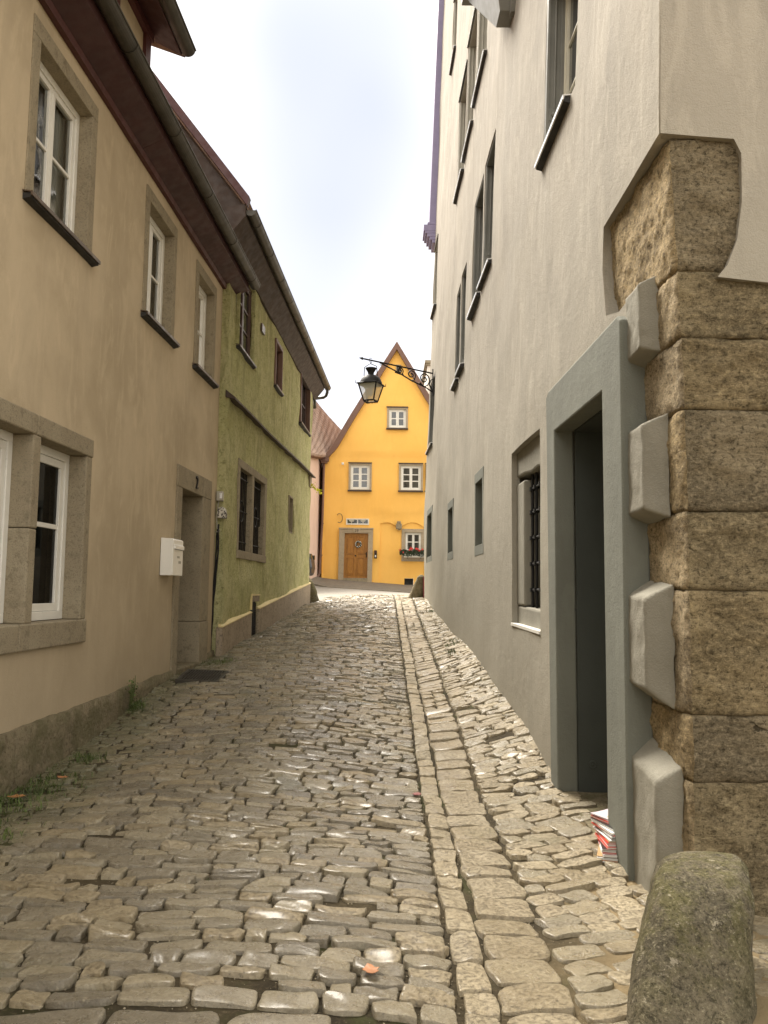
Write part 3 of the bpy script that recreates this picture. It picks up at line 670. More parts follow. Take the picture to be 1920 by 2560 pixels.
text_mesh('house_number', '2', .24, .008, Matrix.Translation(LW(10.76, 2.865, .034)) @ Matrix.Rotation(math.radians(90), 4, 'Z') @ Matrix.Rotation(math.radians(90), 4, 'X'), m_iron, H1)
# eaves
mb = MB(); mb.sprism(LW, [(0, 5.93), (.05, 5.93), (.06, 5.99), (.03, 6.0), (0, 6.04)], -3, 12.35); mb.build('eaves_moulding', m_redlt, H1)
mb = MB(); mb.sprism(LW, [(-.02, 6.0), (.045, 6.0), (.265, 6.11), (.275, 6.25), (.24, 6.29), (-.02, 6.06)], -3, 8.15); mb.sprism(LW, [(-.02, 6.0), (.045, 6.0), (.265, 6.11), (.275, 6.25), (.24, 6.29), (-.02, 6.06)], 8.155, 12.5)
mb.build('eaves_board', m_red, H1, bevel=.004)
def half_gutter(fn, u0, u1, z, oc, r, parent, mat, straps=1.35, seams=True):
    mb = MB(); n = 12; prof = [(oc + r * math.cos(PI + PI * j / n), z + r * math.sin(PI + PI * j / n)) for j in range(n + 1)]
    prof2 = [(oc + (r - .006) * math.cos(PI + PI * j / n), z + (r - .006) * math.sin(PI + PI * j / n)) for j in range(n, -1, -1)]
    mb.sprism(fn, prof + prof2, u0, u1)
    mb.tube([fn(u0, z, oc + r), fn(u1, z, oc + r)], .011)
    for e in (u0 + .002, u1 - .006): mb.sprism(fn, [(a, b) for a, b in prof], e, e + .004)
    g = mb.build('gutter', mat, parent, smooth=False)
    u = u0 + .4
    while u < u1:
        m2 = MB(); p3 = [(oc + (r + .006) * math.cos(PI + PI * j / n), z + (r + .006) * math.sin(PI + PI * j / n)) for j in range(n + 1)]
        m2.sprism(fn, p3 + [(a, b + .001) for a, b in reversed(prof)], u, u + .028); m2.build('gutter_strap', mat, g); u += straps
    return g
half_gutter(LW, -3, 12.62, 6.245, .345, .08, H1, m_gutter)
def roof_slab(fn, u0, u1, o0, z0, o1, z1, parent, mat=m_tiles, th=.09, name='roof', course=.17):
    mb = MB(); L = math.hypot(o1 - o0, z1 - z0); n = max(1, int(L / course)); du, dz = (o1 - o0) / n, (z1 - z0) / n
    nx_, nz_ = -(z1 - z0) / L, (o1 - o0) / L
    if nz_ < 0: nx_, nz_ = -nx_, -nz_
    for i in range(n):
        a, b = o0 + du * i, z0 + dz * i; c, d = a + du * 1.05, b + dz * 1.05
        mb.sprism(fn, [(a, b - .02), (c, d - .02), (c + nx_ * .012, d + nz_ * .012), (a + nx_ * .04, b + nz_ * .04)], u0, u1)
    mb.sprism(fn, [(o0, z0 - .03), (o1, z1 - .03), (o1, z1 - th), (o0, z0 - th)], u0, u1)
    return mb.build(name, mat, parent)
roof_slab(LW, -3.1, 11.9, .27, 6.32, -3.6, 10.6, H1); roof_slab(LW, -3.1, 11.9, -7.5, 6.2, -3.6, 10.6, H1)
# dormer on the cream roof
mb = MB(); mb.wb(LW, 4.2, 7.99, 6.3, 6.55, -1.5, .14); D = mb.build('dormer', m_redlt, H1)
mb = MB(); mb.wb(LW, 4.3, 7.97, 6.55, 7.13, -1.5, .12); mb.build('dormer_wall', m_cream, D)
for a, b in ((7.84, 7.985), (6.98, 7.12), (5.9, 6.04)):
    m2 = MB(); m2.wb(LW, a, b, 6.55, 7.08, .10, .155); m2.build('corner_post', m_redlt, D)
m2 = MB(); m2.wb(LW, 4.2, 8.0, 7.05, 7.16, .10, .175); m2.build('top_rail', m_redlt, D)
mb = MB(); mb.sprism(LW, [(-1.5, 7.5), (.10, 7.17), (.43, 7.0), (.45, 7.09), (-1.5, 7.72)], 4.0, 8.12); mb.build('dormer_roof', m_red, D, bevel=.01)
mb = MB(); u = 4.0
while u < 8.2: mb.tube([LW(u, 7.09, .44), LW(u, 7.76, -1.45)], .05, 8); u += .14
mb.build('dormer_tiles', m_tiles, D, smooth=True)
half_gutter(LW, 4.0, 8.12, 7.06, .495, .075, D, m_gutter)

# ================================================================== GREEN HOUSE (left, far)
H2 = thing('green_house', 'house of rough green plaster with thin tile ledge and dark brown eaves', 'house', (-4.5, 17, .8))
mb = MB()
gh = [rect(12.45, 13.60, 5.22, 6.5), rect(15.70, 16.45, 5.42, 6.30), rect(19.25, 20.85, 5.42, 6.72), rect(12.78, 15.22, 2.05, 3.53), rect(18.05, 18.62, 2.73, 3.56), rect(13.98, 14.6, .5, 1.28)]
sheet(mb, GW, rect(11.95, 21.6, .2, 6.95), gh, .11, .03, .12, 5, edge=list(range(0, 6)), freq=1.6)
mb.add([GW(11.955, .2, -.11), GW(11.955, .2, -5), GW(11.955, 6.9, -5), GW(11.955, 6.9, -.11)], [(0, 1, 2, 3)])
mb.add([GW(21.595, .2, -.11), GW(21.595, .2, -5), GW(21.595, 6.9, -5), GW(21.595, 6.9, -.11)], [(0, 1, 2, 3)])
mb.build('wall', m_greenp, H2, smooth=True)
def backing(fn, a, b, c, d, o, parent, mat=m_room):
    return MB().add([fn(a, c, o), fn(b, c, o), fn(b, d, o), fn(a, d, o)], [(0, 1, 2, 3)]).build('interior', mat, parent)
w_ = casement(GW, 12.45, 13.60, 5.22, 6.5, -.03, H2, m_wood, 2, 3, .06, .05, .03, .06, pane=m_dglass); tin_sill(GW, 12.40, 13.68, 5.23, .07, w_, m_silld)
surround('window_surround', GW, 12.43, 13.86, 5.2, 6.52, .02, .02, 0, .04, .02, m_greenp, w_, tu2=.26)
for a, b, c, d in ((15.70, 16.45, 5.42, 6.30), (19.25, 20.85, 5.42, 6.72)):
    w_ = casement(GW, a, b, c, d, -.05, H2, m_wood, 1 if b - a < 1 else 2, 2, .05, .05, .03, .05, pane=m_dglass)
    surround('window_surround', GW, a - .03, b + .03, c - .02, d + .05, .05, .07, 0, .05, .05, m_rake, w_); tin_sill(GW, a - .06, b + .08, c + .01, .08, w_, m_silld)
# lower barred double window
mb = MB(); S = m_surr
mb.wb(GW, 12.78, 15.22, 3.40, 3.53, -.22, .02); mb.wb(GW, 12.78, 15.25, 1.97, 2.10, -.22, .03)
mb.wb(GW, 12.78, 12.90, 2.10, 3.40, -.22, .02); mb.wb(GW, 13.86, 14.02, 2.10, 3.40, -.22, .02); mb.wb(GW, 15.04, 15.22, 2.10, 3.40, -.22, .02)
mb.wb(GW, 13.82, 13.86, 2.10, 2.62, -.22, .012); mb.wb(GW, 14.98, 15.04, 2.10, 2.62, -.22, .012)
ws = mb.build('window_surround', S, H2, bevel=.008)
for a, b in ((12.90, 13.86), (14.02, 15.04)):
    w_ = casement(GW, a, b, 2.10, 3.40, -.16, H2, m_wood, 2, 2, .05, .04, .02, .04, pane=m_dglass)
    mb = MB(); u = a + .08
    while u < b: mb.tube([GW(u, 2.1, -.07), GW(u, 3.4, -.07)], .010, 6); u += .115
    for z in (2.25, 2.75, 3.28): mb.tube([GW(a, z, -.06), GW(b, z, -.06)], .009, 6)
    cx_ = (a + b) / 2; mb.tube([GW(cx_ + .15 * math.cos(t * .3), 2.75 + .17 * math.sin(t * .3), -.055) for t in range(22)], .009, 6)
    mb.build('window_grille', m_iron, w_)
w_ = surround('vent_window', GW, 18.05, 18.62, 2.73, 3.56, .04, .04, .04, .0, .2, m_surr, H2); backing(GW, 18.05, 18.62, 2.73, 3.56, -.12, w_, m_gcas)
mb = MB(); mb.wb(GW, 14.30, 14.58, 6.05, 6.19, 0, .03); mb.build('wall_vent', m_silld, H2)
# tile ledge between the storeys (slightly sagging)
mb = MB()
seg = [(11.9, 4.34), (13.2, 4.36), (15.0, 4.37), (17, 4.42), (19, 4.47), (21.7, 4.50)]
for (a, za), (b, zb) in zip(seg[:-1], seg[1:]):
    mb.hexa([GW(a, za - .05, -.02), GW(b, zb - .05, -.02), GW(b, zb - .08, .12), GW(a, za - .08, .12), GW(a, za + .06, -.02), GW(b, zb + .06, -.02), GW(b, zb - .05, .12), GW(a, za - .05, .12)])
mb.build('tile_ledge', m_brown, H2)
mb = MB(); mb.wb(GW, 21.25, 21.63, 4.15, 4.43, -.02, .025); mb.build('beam_end', m_surr, H2)
# plinth with pale ledge and cellar vent
def gp(u): return .95 + .072 * (u - 11.9)
def gbox(mb, a, b, o0, o1, zb, dz=0., dt=.0): mb.hexa([GW(a, zb, o0), GW(b, zb, o0), GW(b, zb, o1), GW(a, zb, o1), GW(a, gp(a) + dz, o0), GW(b, gp(b) + dz, o0), GW(b, gp(b) + dz, o1), GW(a, gp(a) + dz, o1)])
pl = MB(); gbox(pl, 11.88, 13.98, -.05, .045, .2); gbox(pl, 14.62, 21.66, -.05, .045, .2); pl.wb(GW, 13.96, 14.62, 1.28, 1.38, -.05, .045); pm = pl.build('plinth', m_tile_pl, H2, bevel=.01)
mb = MB()
for a, b in ((11.87, 13.97), (14.63, 21.68)):
    mb.hexa([GW(a, gp(a), -.02), GW(b, gp(b), -.02), GW(b, gp(b), .052), GW(a, gp(a), .052), GW(a, gp(a) + .045, -.02), GW(b, gp(b) + .045, -.02), GW(b, gp(b) + .015, .052), GW(a, gp(a) + .015, .052)])
mb.wb(GW, 13.94, 14.64, 1.382, 1.41, -.02, .055); mb.wb(GW, 13.945, 13.965, gp(13.95) + .05, 1.38, -.02, .05)
mb.build('plinth_ledge', m_ledge, pm)
mb = MB(); mb.wb(GW, 13.98, 14.62, .55, 1.28, -.06, -.03); z = .68
while z < 1.25: mb.wb(GW, 13.99, 14.61, z, z + .012, -.03, -.015); z += .04
for u in (14.1, 14.22, 14.34, 14.46, 14.56): mb.wb(GW, u, u + .012, .6, 1.27, -.014, -.006)
mb.build('cellar_grille', m_iron, H2)
mb = MB(); mb.wb(GW, 13.98, 14.62, .3, .66, -.14, .02); mb.build('cellar_sill', m_plinth, H2)
# eaves and roof
mb = MB(); mb.sprism(GW, [(-.05, 6.58), (.03, 6.58), (.27, 6.88), (.27, 7.06), (-.05, 7.0)], 11.55, 21.95)
mb.build('eaves_board', m_brown, H2)
half_gutter(GW, 11.6, 22.25, 6.99, .33, .085, H2, m_gutter, 1.1)
mb = MB(); e = GW(22.1, 6.95, .335); mb.tube([e, (e[0], e[1], 6.83), (e[0] - .03, e[1], 6.74), (e[0] - .10, e[1], 6.69), (e[0] - .42, e[1] - .2, 6.60), GW(21.72, 6.50, .05), GW(21.72, 6.3, .05)], .042, 10)
mb.build('downpipe', m_gutter, H2, smooth=True)
roof_slab(GW, 11.55, 21.9, .28, 7.1, -2.2, 10.3, H2); roof_slab(GW, 11.55, 21.9, -4.7, 7.1, -2.2, 10.3, H2)
mb = MB(); mb.wprism(lambda u, z, o: GW(11.62 + o, z, u), [(.26, 7.0), (-2.2, 10.18), (-4.66, 7.0)], 0, .04); mb.build('gable', m_brown, H2)
mb = MB(); mb.sprism(lambda u, z, o: GW(11.5 + u, z, o), [(.30, 7.02), (-2.2, 10.25), (-2.2, 10.42), (.33, 7.15)], 0, .12); mb.build('bargeboard', m_redlt, H2)

# ================================================================== GREY HOUSE (right)
H3 = thing('grey_house', 'tall grey rendered house filling the right side with exposed stone corner', 'house', (5, 12, .5))
stone_top = [(3.96, 3.80), (4.30, 3.79), (4.95, 3.76), (4.98, 3.5), (4.91, 3.18), (4.66, 3.12), (4.515, 3.13), (4.515, -.2)]
out_ = [(20.25, -.2), (20.25, 17.6), (3.96, 17.6)] + stone_top
def RWf(y, z, o):      # upper plaster swells slightly forward at the near corner
    s = max(0, min(1, (5.4 - y) / 1.2)) * max(0, min(1, (z - 3.3) / .6)); return RW(y, z, o + .022 * s)
W = [  # y0,y1,z0,z1 openings with casements
    (5.80, 6.97, 5.24, 6.85), (9.90, 10.84, 5.58, 7.30), (10.94, 11.95, 5.54, 7.26), (12.72, 13.36, 5.05, 6.72), (13.46, 14.12, 5.0, 6.66), (18.5, 19.95, 4.83, 6.5),
    (11.0, 12.32, 9.08, 11.0), (12.42, 13.62, 8.88, 10.95), (13.68, 14.88, 8.75, 10.72), (16.05, 16.95, 12.65, 14.3), (19.1, 20.1, 8.27, 9.97)]
small = [(10.12, 10.92, 1.96, 3.04), (13.60, 14.50, 2.03, 3.03), (17.85, 19.35, 2.14, 3.36)]
hl = [rect(a, b, c, d) for a, b, c, d in W] + [rect(a + .003, b - .003, c + .003, d - .003) for a, b, c, d in small] + [rect(6.86, 8.18, 1.17, 2.87), [(4.53, -.15), (6.33, -.15), (6.37, 3.02), (4.53, 3.03)]]
mb = MB(); sheet(mb, RWf, out_, hl, .16, .014, .085, 9, edge=list(range(0, len(hl) + 1)))
mb.build('wall', m_grey, H3, smooth=True)
# side wall facing the camera, open at the stone corner
def SW(x, z, o): return (x, 3.985 - o, z)
XC = 1.352
so_ = [(XC, 17.6), (XC, 3.80), (1.55, 3.785), (1.72, 3.775), (1.755, 3.70), (1.75, 3.45), (1.72, 3.25), (1.67, 3.12), (1.62, 3.06), (1.9, 3.03), (2.6, 3.04), (9, 3.04), (9, 17.6)]
def SWl(x, z, o):
    f = max(0, min(1, (3 - x) / 1.6)); return (x + (lean(z) - .022 * min(1, max(0, (z - 3.3) / .6)) - 0.0) * f + .012, 3.96 - o, z)
mb = MB(); sheet(mb, SWl, so_, [], .16, .008, .05, 10, edge=[0]); mb.box(8.8, 9, 4, 20.25, -.2, 17.6); mb.box(1.3, 9, 20.25, 20.3, -.2, 17.5)
mb.build('side_wall', m_grey, H3, smooth=True)
# rough quoin stones
zc = [-.25, .62, .93, 1.52, 1.90, 2.40, 2.76, 3.10, 3.79]
def quoin(i, z0, z1):
    y0, y1 = 3.985, 5.02; n = 60; X1 = 4.2 if i != 7 else 1.80
    def xs_(y, z):
        zz = min(1, max(0, (z - 2.5) / 1.2)); return 1.455 - .045 * zz - .0226 * (y - 4)
    vs = []; fs = []; nz_ = max(8, int((z1 - z0) / .018)); L = []
    for a in range(n): L.append(('l', y1 - (y1 - y0) * a / n))
    m = 90
    for a in range(m + 1): L.append(('s', (a / m) ** 2.1))
    g = .002
    for j in range(nz_ + 1):
        z = z0 + g + (z1 - z0 - 2 * g) * j / nz_; ed = min(j, nz_ - j); rd = [.009, .002, 0][min(ed, 2)]
        for t, p in L:
            if t == 'l':
                x, y = xs_(p, z), p; nn = mnoise.fractal(Vector((p * 7, z * 7, i * 3)), 1, 2, 5); x += .014 * nn + rd + .009 * mnoise.noise(Vector((p * 45, z * 45, i)))
                if p - y0 < .03: x += .012 * (1 - (p - y0) / .03); y += .0
            else:
                x0_ = xs_(y0, z) + .012; x = x0_ + (X1 - x0_) * p; y = y0 + .018 * mnoise.fractal(Vector((x * 5, z * 9, i * 5 + 2)), 1, 2, 5) + rd + .009 * mnoise.noise(Vector((x * 45, z * 60, i)))
            vs.append((x, y, z + (.006 * mnoise.noise(Vector((x * 5, y * 5, round(z, 1)))) if ed == 0 else 0)))
    w = len(L)
    fs = [(j * w + a, j * w + a + 1, (j + 1) * w + a + 1, (j + 1) * w + a) for j in range(nz_) for a in range(w - 1)]
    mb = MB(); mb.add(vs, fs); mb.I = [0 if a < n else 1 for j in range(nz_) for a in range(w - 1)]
    for j in (0, nz_):
        k0 = len(mb.V); mb.V += [(X1, y1, vs[j * w][2])]; mb.F.append(tuple([j * w + a for a in range(w)] + [k0])); mb.I.append(0)
    mb.build('quoin_stone', [m_quoins[i % 3], m_stain_shade[i % 3]], H3, smooth=True)
m_quoins = [m_sand, sandstone('sandstone_warm', (0.54, 0.41, 0.23), (0.38, 0.28, 0.14), .85), sandstone('sandstone_pale', (0.50, 0.395, 0.25), (0.34, 0.26, 0.15), 1.15)]  # brighter copies for the lane faces, their light put into the colour
m_stain_shade = [sandstone('stained_shaded_side', (0.36, 0.285, 0.165), (0.20, 0.15, 0.08), 1.0), sandstone('stained_shaded_side_grey', (0.33, 0.265, 0.165), (0.18, 0.14, 0.08), 1.1), sandstone('stained_shaded_side_warm', (0.38, 0.295, 0.165), (0.21, 0.155, 0.08), .9)]  # darker side-face copies: stain, plus the shade of that side put into the colour
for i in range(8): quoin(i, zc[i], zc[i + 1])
mb = MB(); mb.box(1.50, 4.2, 4.02, 5.05, -.3, 3.78); mb.build('mortar_core', m_plinth, H3)
# proud plaster bosses (teeth) between the stones
def boss(y0, y1, z0, z1, top, bot, th=.05, cy=.13, cz=.09):
    """proud plaster tongue: flat face, chamfered free edge (low y), chamfered top and bottom"""
    mb = MB(); n, m = 26, 34; H = z1 - z0; vs = []
    ss = lambda t: max(0, min(1, t)) ** .9
    for i in range(n + 1):
        for j in range(m + 1):
            dy = (y1 - y0) * (i / n) ** 1.3; v = .5 - .5 * math.cos(PI * j / m); dz = H * v; u = dy / (y1 - y0)
            a_, b_, c_2 = dy / cy, dz / cz, (H - dz) / cz; e = ss(-math.log(sum(math.exp(-24 * q) for q in (a_, b_, c_2, 1.0))) / 24 + .02)
            y = y0 + dy; z = z0 + dz + top * (1 - u) * v + bot * (1 - u) * (1 - v)
            vs.append(RW(y + .010 * mnoise.noise(Vector((z * 6, 4, z0))) * (1 - u), z + .008 * mnoise.noise(Vector((y * 7, v * 3, 4))), -.10 + (.10 + th) * e + .007 * mnoise.noise(Vector((y * 10, z * 10, z0))) + .003 * mnoise.noise(Vector((y * 40, z * 40, z0)))))
    mb.add(vs, [(i * (m + 1) + j, (i + 1) * (m + 1) + j, (i + 1) * (m + 1) + j + 1, i * (m + 1) + j + 1) for i in range(n) for j in range(m)])
    return mb.build('plaster_boss', m_tooth, H3, smooth=True)
boss(4.25, 4.52, 2.74, 3.19, 0, .03, .004, .06, .04); boss(4.19, 4.52, 1.87, 2.43, .0, .02, .012, .08, .05); boss(4.165, 4.52, .95, 1.57, -.02, -.02, .022, .09, .08); boss(4.09, 4.52, -.25, .74, -.08, 0, .015, .07, .10)
# ground floor door
mb = MB()
mb.wprism(RW, [(4.50, -.1), (4.86, -.1), (4.87, 2.70), (6.12, 2.70), (6.08, -.1), (6.30, -.1), (6.39, 3.02), (6.30, 3.05), (4.56, 3.06), (4.50, 3.02)], -.10, .047)
mb.build('door_surround', m_greyd, H3, bevel=.012)
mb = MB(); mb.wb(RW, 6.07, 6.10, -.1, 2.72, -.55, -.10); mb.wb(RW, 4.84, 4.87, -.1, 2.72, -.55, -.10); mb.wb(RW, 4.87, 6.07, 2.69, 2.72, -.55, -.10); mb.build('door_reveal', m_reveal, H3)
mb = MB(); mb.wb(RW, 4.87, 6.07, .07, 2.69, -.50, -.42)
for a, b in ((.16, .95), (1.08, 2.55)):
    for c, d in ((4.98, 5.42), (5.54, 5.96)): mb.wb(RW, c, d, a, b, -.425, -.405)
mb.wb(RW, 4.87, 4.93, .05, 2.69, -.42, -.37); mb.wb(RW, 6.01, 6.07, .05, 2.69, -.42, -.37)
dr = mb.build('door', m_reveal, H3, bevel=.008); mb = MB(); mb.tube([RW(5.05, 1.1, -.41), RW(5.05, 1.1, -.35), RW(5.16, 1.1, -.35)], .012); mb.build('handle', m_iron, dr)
mb = MB(); mb.wb(RW, 4.87, 6.07, -.05, .055, -.42, -.33); mb.build('threshold', m_surr, H3, bevel=.01)
mb = MB(); v = RW(6.07, .275, -.20)
mb.lathe(v, [(.03, .0), (.03, -.006), (.022, -.008), (.020, -.005), (.008, -.005), (.006, -.012), (.001, -.012)], 20, axis='Y'); mb.build('wall_plug', m_reveal, H3, smooth=False)
mb = MB(); vs_ = []; nn = 14
for i in range(nn + 1):
    for j in range(nn + 1):
        yy = 4.86 + 1.22 * i / nn; xx = 1.30 + .55 * j / nn; vs_.append((xx, yy, Gf(min(xx, 1.33), yy) + .012 + .010 * mnoise.noise(Vector((xx * 6, yy * 6, 0)))))
mb.add(vs_, [(i * (nn + 1) + j, (i + 1) * (nn + 1) + j, (i + 1) * (nn + 1) + j + 1, i * (nn + 1) + j + 1) for i in range(nn) for j in range(nn)]); mb.build('doorstep', m_plinth, H3, smooth=True)
# barred window g4
mb = MB()
mb.wprism(RW, [(6.84, 2.56), (6.98, 2.57), (7.2, 2.60), (7.5, 2.59), (7.8, 2.62), (8.2, 2.63), (8.2, 2.90), (6.84, 2.90)], -.34, -.055); mb.wb(RW, 7.80, 8.2, 1.37, 2.56, -.34, -.05)
mb.wb(RW, 6.84, 6.96, 1.37, 2.56, -.34, -.05); mb.wprism(RW, [(6.84, 1.15), (8.2, 1.15), (8.2, 1.37), (6.84, 1.34)], -.34, -.055); ns_ = mb.build('window_niche', m_tooth, H3, bevel=.02)
backing(RW, 6.9, 7.9, 1.3, 2.65, -.335, ns_)
mb = MB(); mb.wprism(RW, [(6.86, 1.155), (8.18, 1.175), (8.18, 1.20), (6.86, 1.18)], -.06, .012); mb.build('sill', m_white, ns_)
mb = MB()
for u in (7.08, 7.30, 7.52, 7.70): mb.tube([RW(u, 1.35, -.11), RW(u, 2.60, -.11)], .014, 8)
for z in (1.52, 1.76, 2.0, 2.24, 2.46):
    mb.tube([RW(6.94, z, -.11), RW(7.86, z, -.11)], .011, 8)
    for u in (7.08, 7.30, 7.52, 7.70): mb.wb(RW, u - .022, u + .022, z - .018, z + .018, -.135, -.085)
mb.build('window_grille', m_iron, ns_)
for a, b, c, d in small:
    t_ = .10 if b - a < 1.2 else .2; w_ = surround('window_surround', RW, a, b, c, d, t_, .13, .13, .006, .20, m_greyd, H3, .004, tu2=.07)
    casement(RW, a + t_, b - .07, c + .13, d - .13, -.15, w_, m_gcas, 1, 1, .04, .03, .02, .03, pane=m_dglass)
# tall casement windows with grey carved reveals and projecting tin sills
def scroll(c, r, turns, fn, y, w=.006, sgn=1):
    return [fn(y, c[1] + sgn * (r * (1 - t / 40)) * math.sin(t / 40 * turns * 2 * PI), c[0] + (r * (1 - t / 40)) * math.cos(t / 40 * turns * 2 * PI)) for t in range(37)]
for i, (a, b, c, d) in enumerate(W):
    deep = .165
    up_ = i >= 6
    w_ = casement(RW, a, b, c, d, -deep, H3, m_offw if i == 0 else (m_gcas2 if up_ else m_gcas), 2, 3, .05, .045, .022, .05, pane=m_dglass)
    mc = m_gcas2 if up_ else m_gcas
    mb = MB(); mb.wb(RW, b - .03, b, c, d, -deep, -.012); mb.wb(RW, a, a + .03, c, d, -deep, -.012); mb.wb(RW, a + .03, b - .03, d - .03, d, -deep, -.012)
    z1_ = c + .50 if i < 5 else c + .1     # raised edges and hollow panel on the far reveal
    mb.wb(RW, b - .045, b - .03, c, d - .03, -.04, -.014); mb.wb(RW, b - .045, b - .03, c, d - .03, -deep, -.135)
    mb.wb(RW, b - .045, b - .03, c, z1_, -.135, -.04); mb.tube([RW(b - .032, z1_, -.088), RW(b - .032, d - .03, -.088)], .012, 8)
    mb.build('carved_reveal', mc, w_, bevel=.003)
    if i < 5:
        mb = MB(); yb = b - .047
        mb.lathe(RW(yb, c + .44, -.08), [(.022, 0), (.020, -.012), (.012, -.020), (.003, -.023)], 14, axis='Y')
        mb.tube(scroll((-.085, c + .31), .036, 1.7, RW, yb - .004), .009, 6)
        mb.tube([RW(yb - .004, c + .31 + .08 * t, -.049 - .055 * math.sin(t * PI)) for t in [q / 8 for q in range(9)]], .007, 6)
        mb.wb(RW, yb - .010, yb, c, c + .245, -.118, -.046)
        mb.build('carved_scroll', mc, w_, smooth=True, bevel=0)
    tin_sill(RW, a + (.14 if i == 0 else -.02), b + .02, c + .01, .065, w_, m_sillw, .15, .034, mat2=m_black)
    if up_:
        mb = MB(); mb.wb(RW, a - .02, b + .03, d + .0, d + .03, -.05, .025); mb.build('hood', m_gcas, w_)
# oriel box high on the wall
mb = MB(); mb.hexa([RW(8.74, 8.0, -.02), RW(9.02, 8.0, -.02), RW(9.02, 8.0, .16), RW(8.74, 8.0, .16), RW(8.3, 9.0, -.02), RW(9.9, 9.0, -.02), RW(9.9, 9.0, .42), RW(8.3, 9.0, .42)])
mb.hexa([RW(8.68, 7.95, -.02), RW(8.78, 7.95, -.02), RW(8.78, 7.95, .05), RW(8.68, 7.95, .05), RW(8.2, 9.0, -.02), RW(8.4, 9.0, -.02), RW(8.4, 9.0, .12), RW(8.2, 9.0, .12)])
mb.wb(RW, 8.2, 10.0, 9.0, 9.12, -.02, .48); mb.wb(RW, 8.3, 9.9, 9.12, 10.6, -.02, .42)
mb.build('oriel', m_gcas, H3, bevel=.008)
# corner pilaster with moulded corbel at the far end
mb = MB()
def CW(y, z, o): return (aR + bR * 20.25 + .034 * max(0, z - 3.2) - o, y, z)
mb.wb(CW, 20.15, 20.7, 10.75, 17.6, -.06, .19)
ob = mb.build('corner_pilaster', m_lav, H3)
mb = MB()
for z0, z1, o in ((10.22, 10.30, .10), (10.30, 10.38, .17), (10.38, 10.47, .23), (10.47, 10.53, .29), (10.53, 10.70, .33), (10.70, 10.76, .24)): mb.wb(CW, 20.13 - .02, 20.74, z0, z1, -.06, o)
mb.build('corbel', m_lav, ob, bevel=.01)
mb = MB(); mb.hexa([(1.6, 3.9, 17.55), (9.2, 3.9, 17.55), (9.2, 20.4, 17.55), (1.6, 20.4, 17.55), (5.2, 3.9, 22), (5.4, 3.9, 22), (5.4, 20.4, 22), (5.2, 20.4, 22)]); mb.build('roof', m_tiles, H3)

# ================================================================== YELLOW HOUSE
H4 = thing('yellow_house', 'steep gabled bright yellow house closing the end of the lane', 'house', (.45, 36, 1.8))
rk = [(-2.52, 6.86), (-2.30, 6.98), (-2.05, 7.25), (-1.90, 7.47), (-1.30, 8.55), (-.36, 10.13), (.456, 11.55)]
wl = [(.13, .90, 8.23, 9.05), (-1.43, -.58, 5.62, 6.68), (.65, 1.545, 5.62, 6.68)]
niche = [(-.165, 1.60), (1.75, 1.55), (1.75, 4.16)] + [(1.62, 4.13), (1.50, 4.22), (1.35, 4.28), (1.2, 4.305), (1.05, 4.29), (.90, 4.24), (.743, 4.15), (.505, 4.14), (.40, 4.21), (.28, 4.27), (.154, 4.295), (.0, 4.28), (-.10, 4.262), (-.147, 4.25)]
hol = [rect(*q) for q in wl] + [niche, rect(-1.56, -.61, 4.18, 4.43), rect(-1.66, -.63, 1.5, 3.83), rect(.455, .64, 10.65, 10.87)]
mb = MB()
gable = [(-2.56, 1.5), (3.47, 1.3), (3.43, 6.86)] + [(.912 - x, z) for x, z in rk[1:-1]] + list(reversed(rk))
def sst(a, b, x): t_ = max(0, min(1, (x - a) / (b - a))); return t_ * t_ * (3 - 2 * t_)
def YWf(x, z, o): return YW(x, z, o - .045 * (1 - sst(7.02, 7.12, z + .03 * math.sin(x * 1.7))) - (.035 * (1 - sst(4.62, 4.75, z + .04 * math.sin(x * 1.2 + 1))) * sst(-.9, -.3, x)) - .02)
sheet(mb, YWf, gable, hol, .14, .03, .14, 20, freq=.8)
mb.add([(-2.52, 34, 1.5), (-2.52, 44, 1.5), (-2.52, 44, 6.9), (-2.52, 34, 6.9)], [(0, 1, 2, 3)]); mb.add([(3.43, 34, 1.2), (3.43, 44, 1.2), (3.43, 44, 6.9), (3.43, 34, 6.9)], [(0, 1, 2, 3)])
mb.build('wall', m_yellow, H4, smooth=True)
mb = MB(); sheet(mb, YW, rect(-.2, 1.8, 1.4, 4.35), [rect(.90, 1.54, 3.12, 3.88), rect(.87, 1.24, 1.74, 2.0)], .25, .0, 0, 21); mb.V = [(x, y + .175, z) for x, y, z in mb.V]; mb.build('niche_wall', m_yellow, H4, smooth=True)
# rakes and roof
ro = [(-2.66, 6.90), (-2.45, 7.06), (-2.22, 7.34), (-2.08, 7.58), (-1.45, 8.70), (-.50, 10.28), (.456, 11.85)]
for mir in (0, 1):
    f_ = (lambda p: (.912 - p[0], p[1])) if mir else (lambda p: p)
    mb = MB()
    for i in range(len(rk) - 1):
        q = [f_(rk[i]), f_(rk[i + 1]), f_(ro[i + 1]), f_(ro[i])]; mb.wprism(YW, q, -.05, .16)
    mb.build('bargeboard', m_rake, H4)
    mb = MB()
    for i in range(len(ro) - 1):
        a, b = f_(ro[i]), f_(ro[i + 1]); mb.hexa([(a[0], 33.86, a[1]), (b[0], 33.86, b[1]), (b[0], 44, b[1]), (a[0], 44, a[1]), (a[0], 33.86, a[1] + .04), (b[0], 33.86, b[1] + .04), (b[0], 44, b[1] + .04), (a[0], 44, a[1] + .04)])
    mb.build('roof', m_tiles, H4)
mb = MB(); mb.box(-2.66, -2.30, 33.8, 34.0, 6.78, 6.93); mb.box(-2.62, -2.36, 33.84, 34.0, 6.70, 6.78); mb.build('kneeler', m_rake, H4)
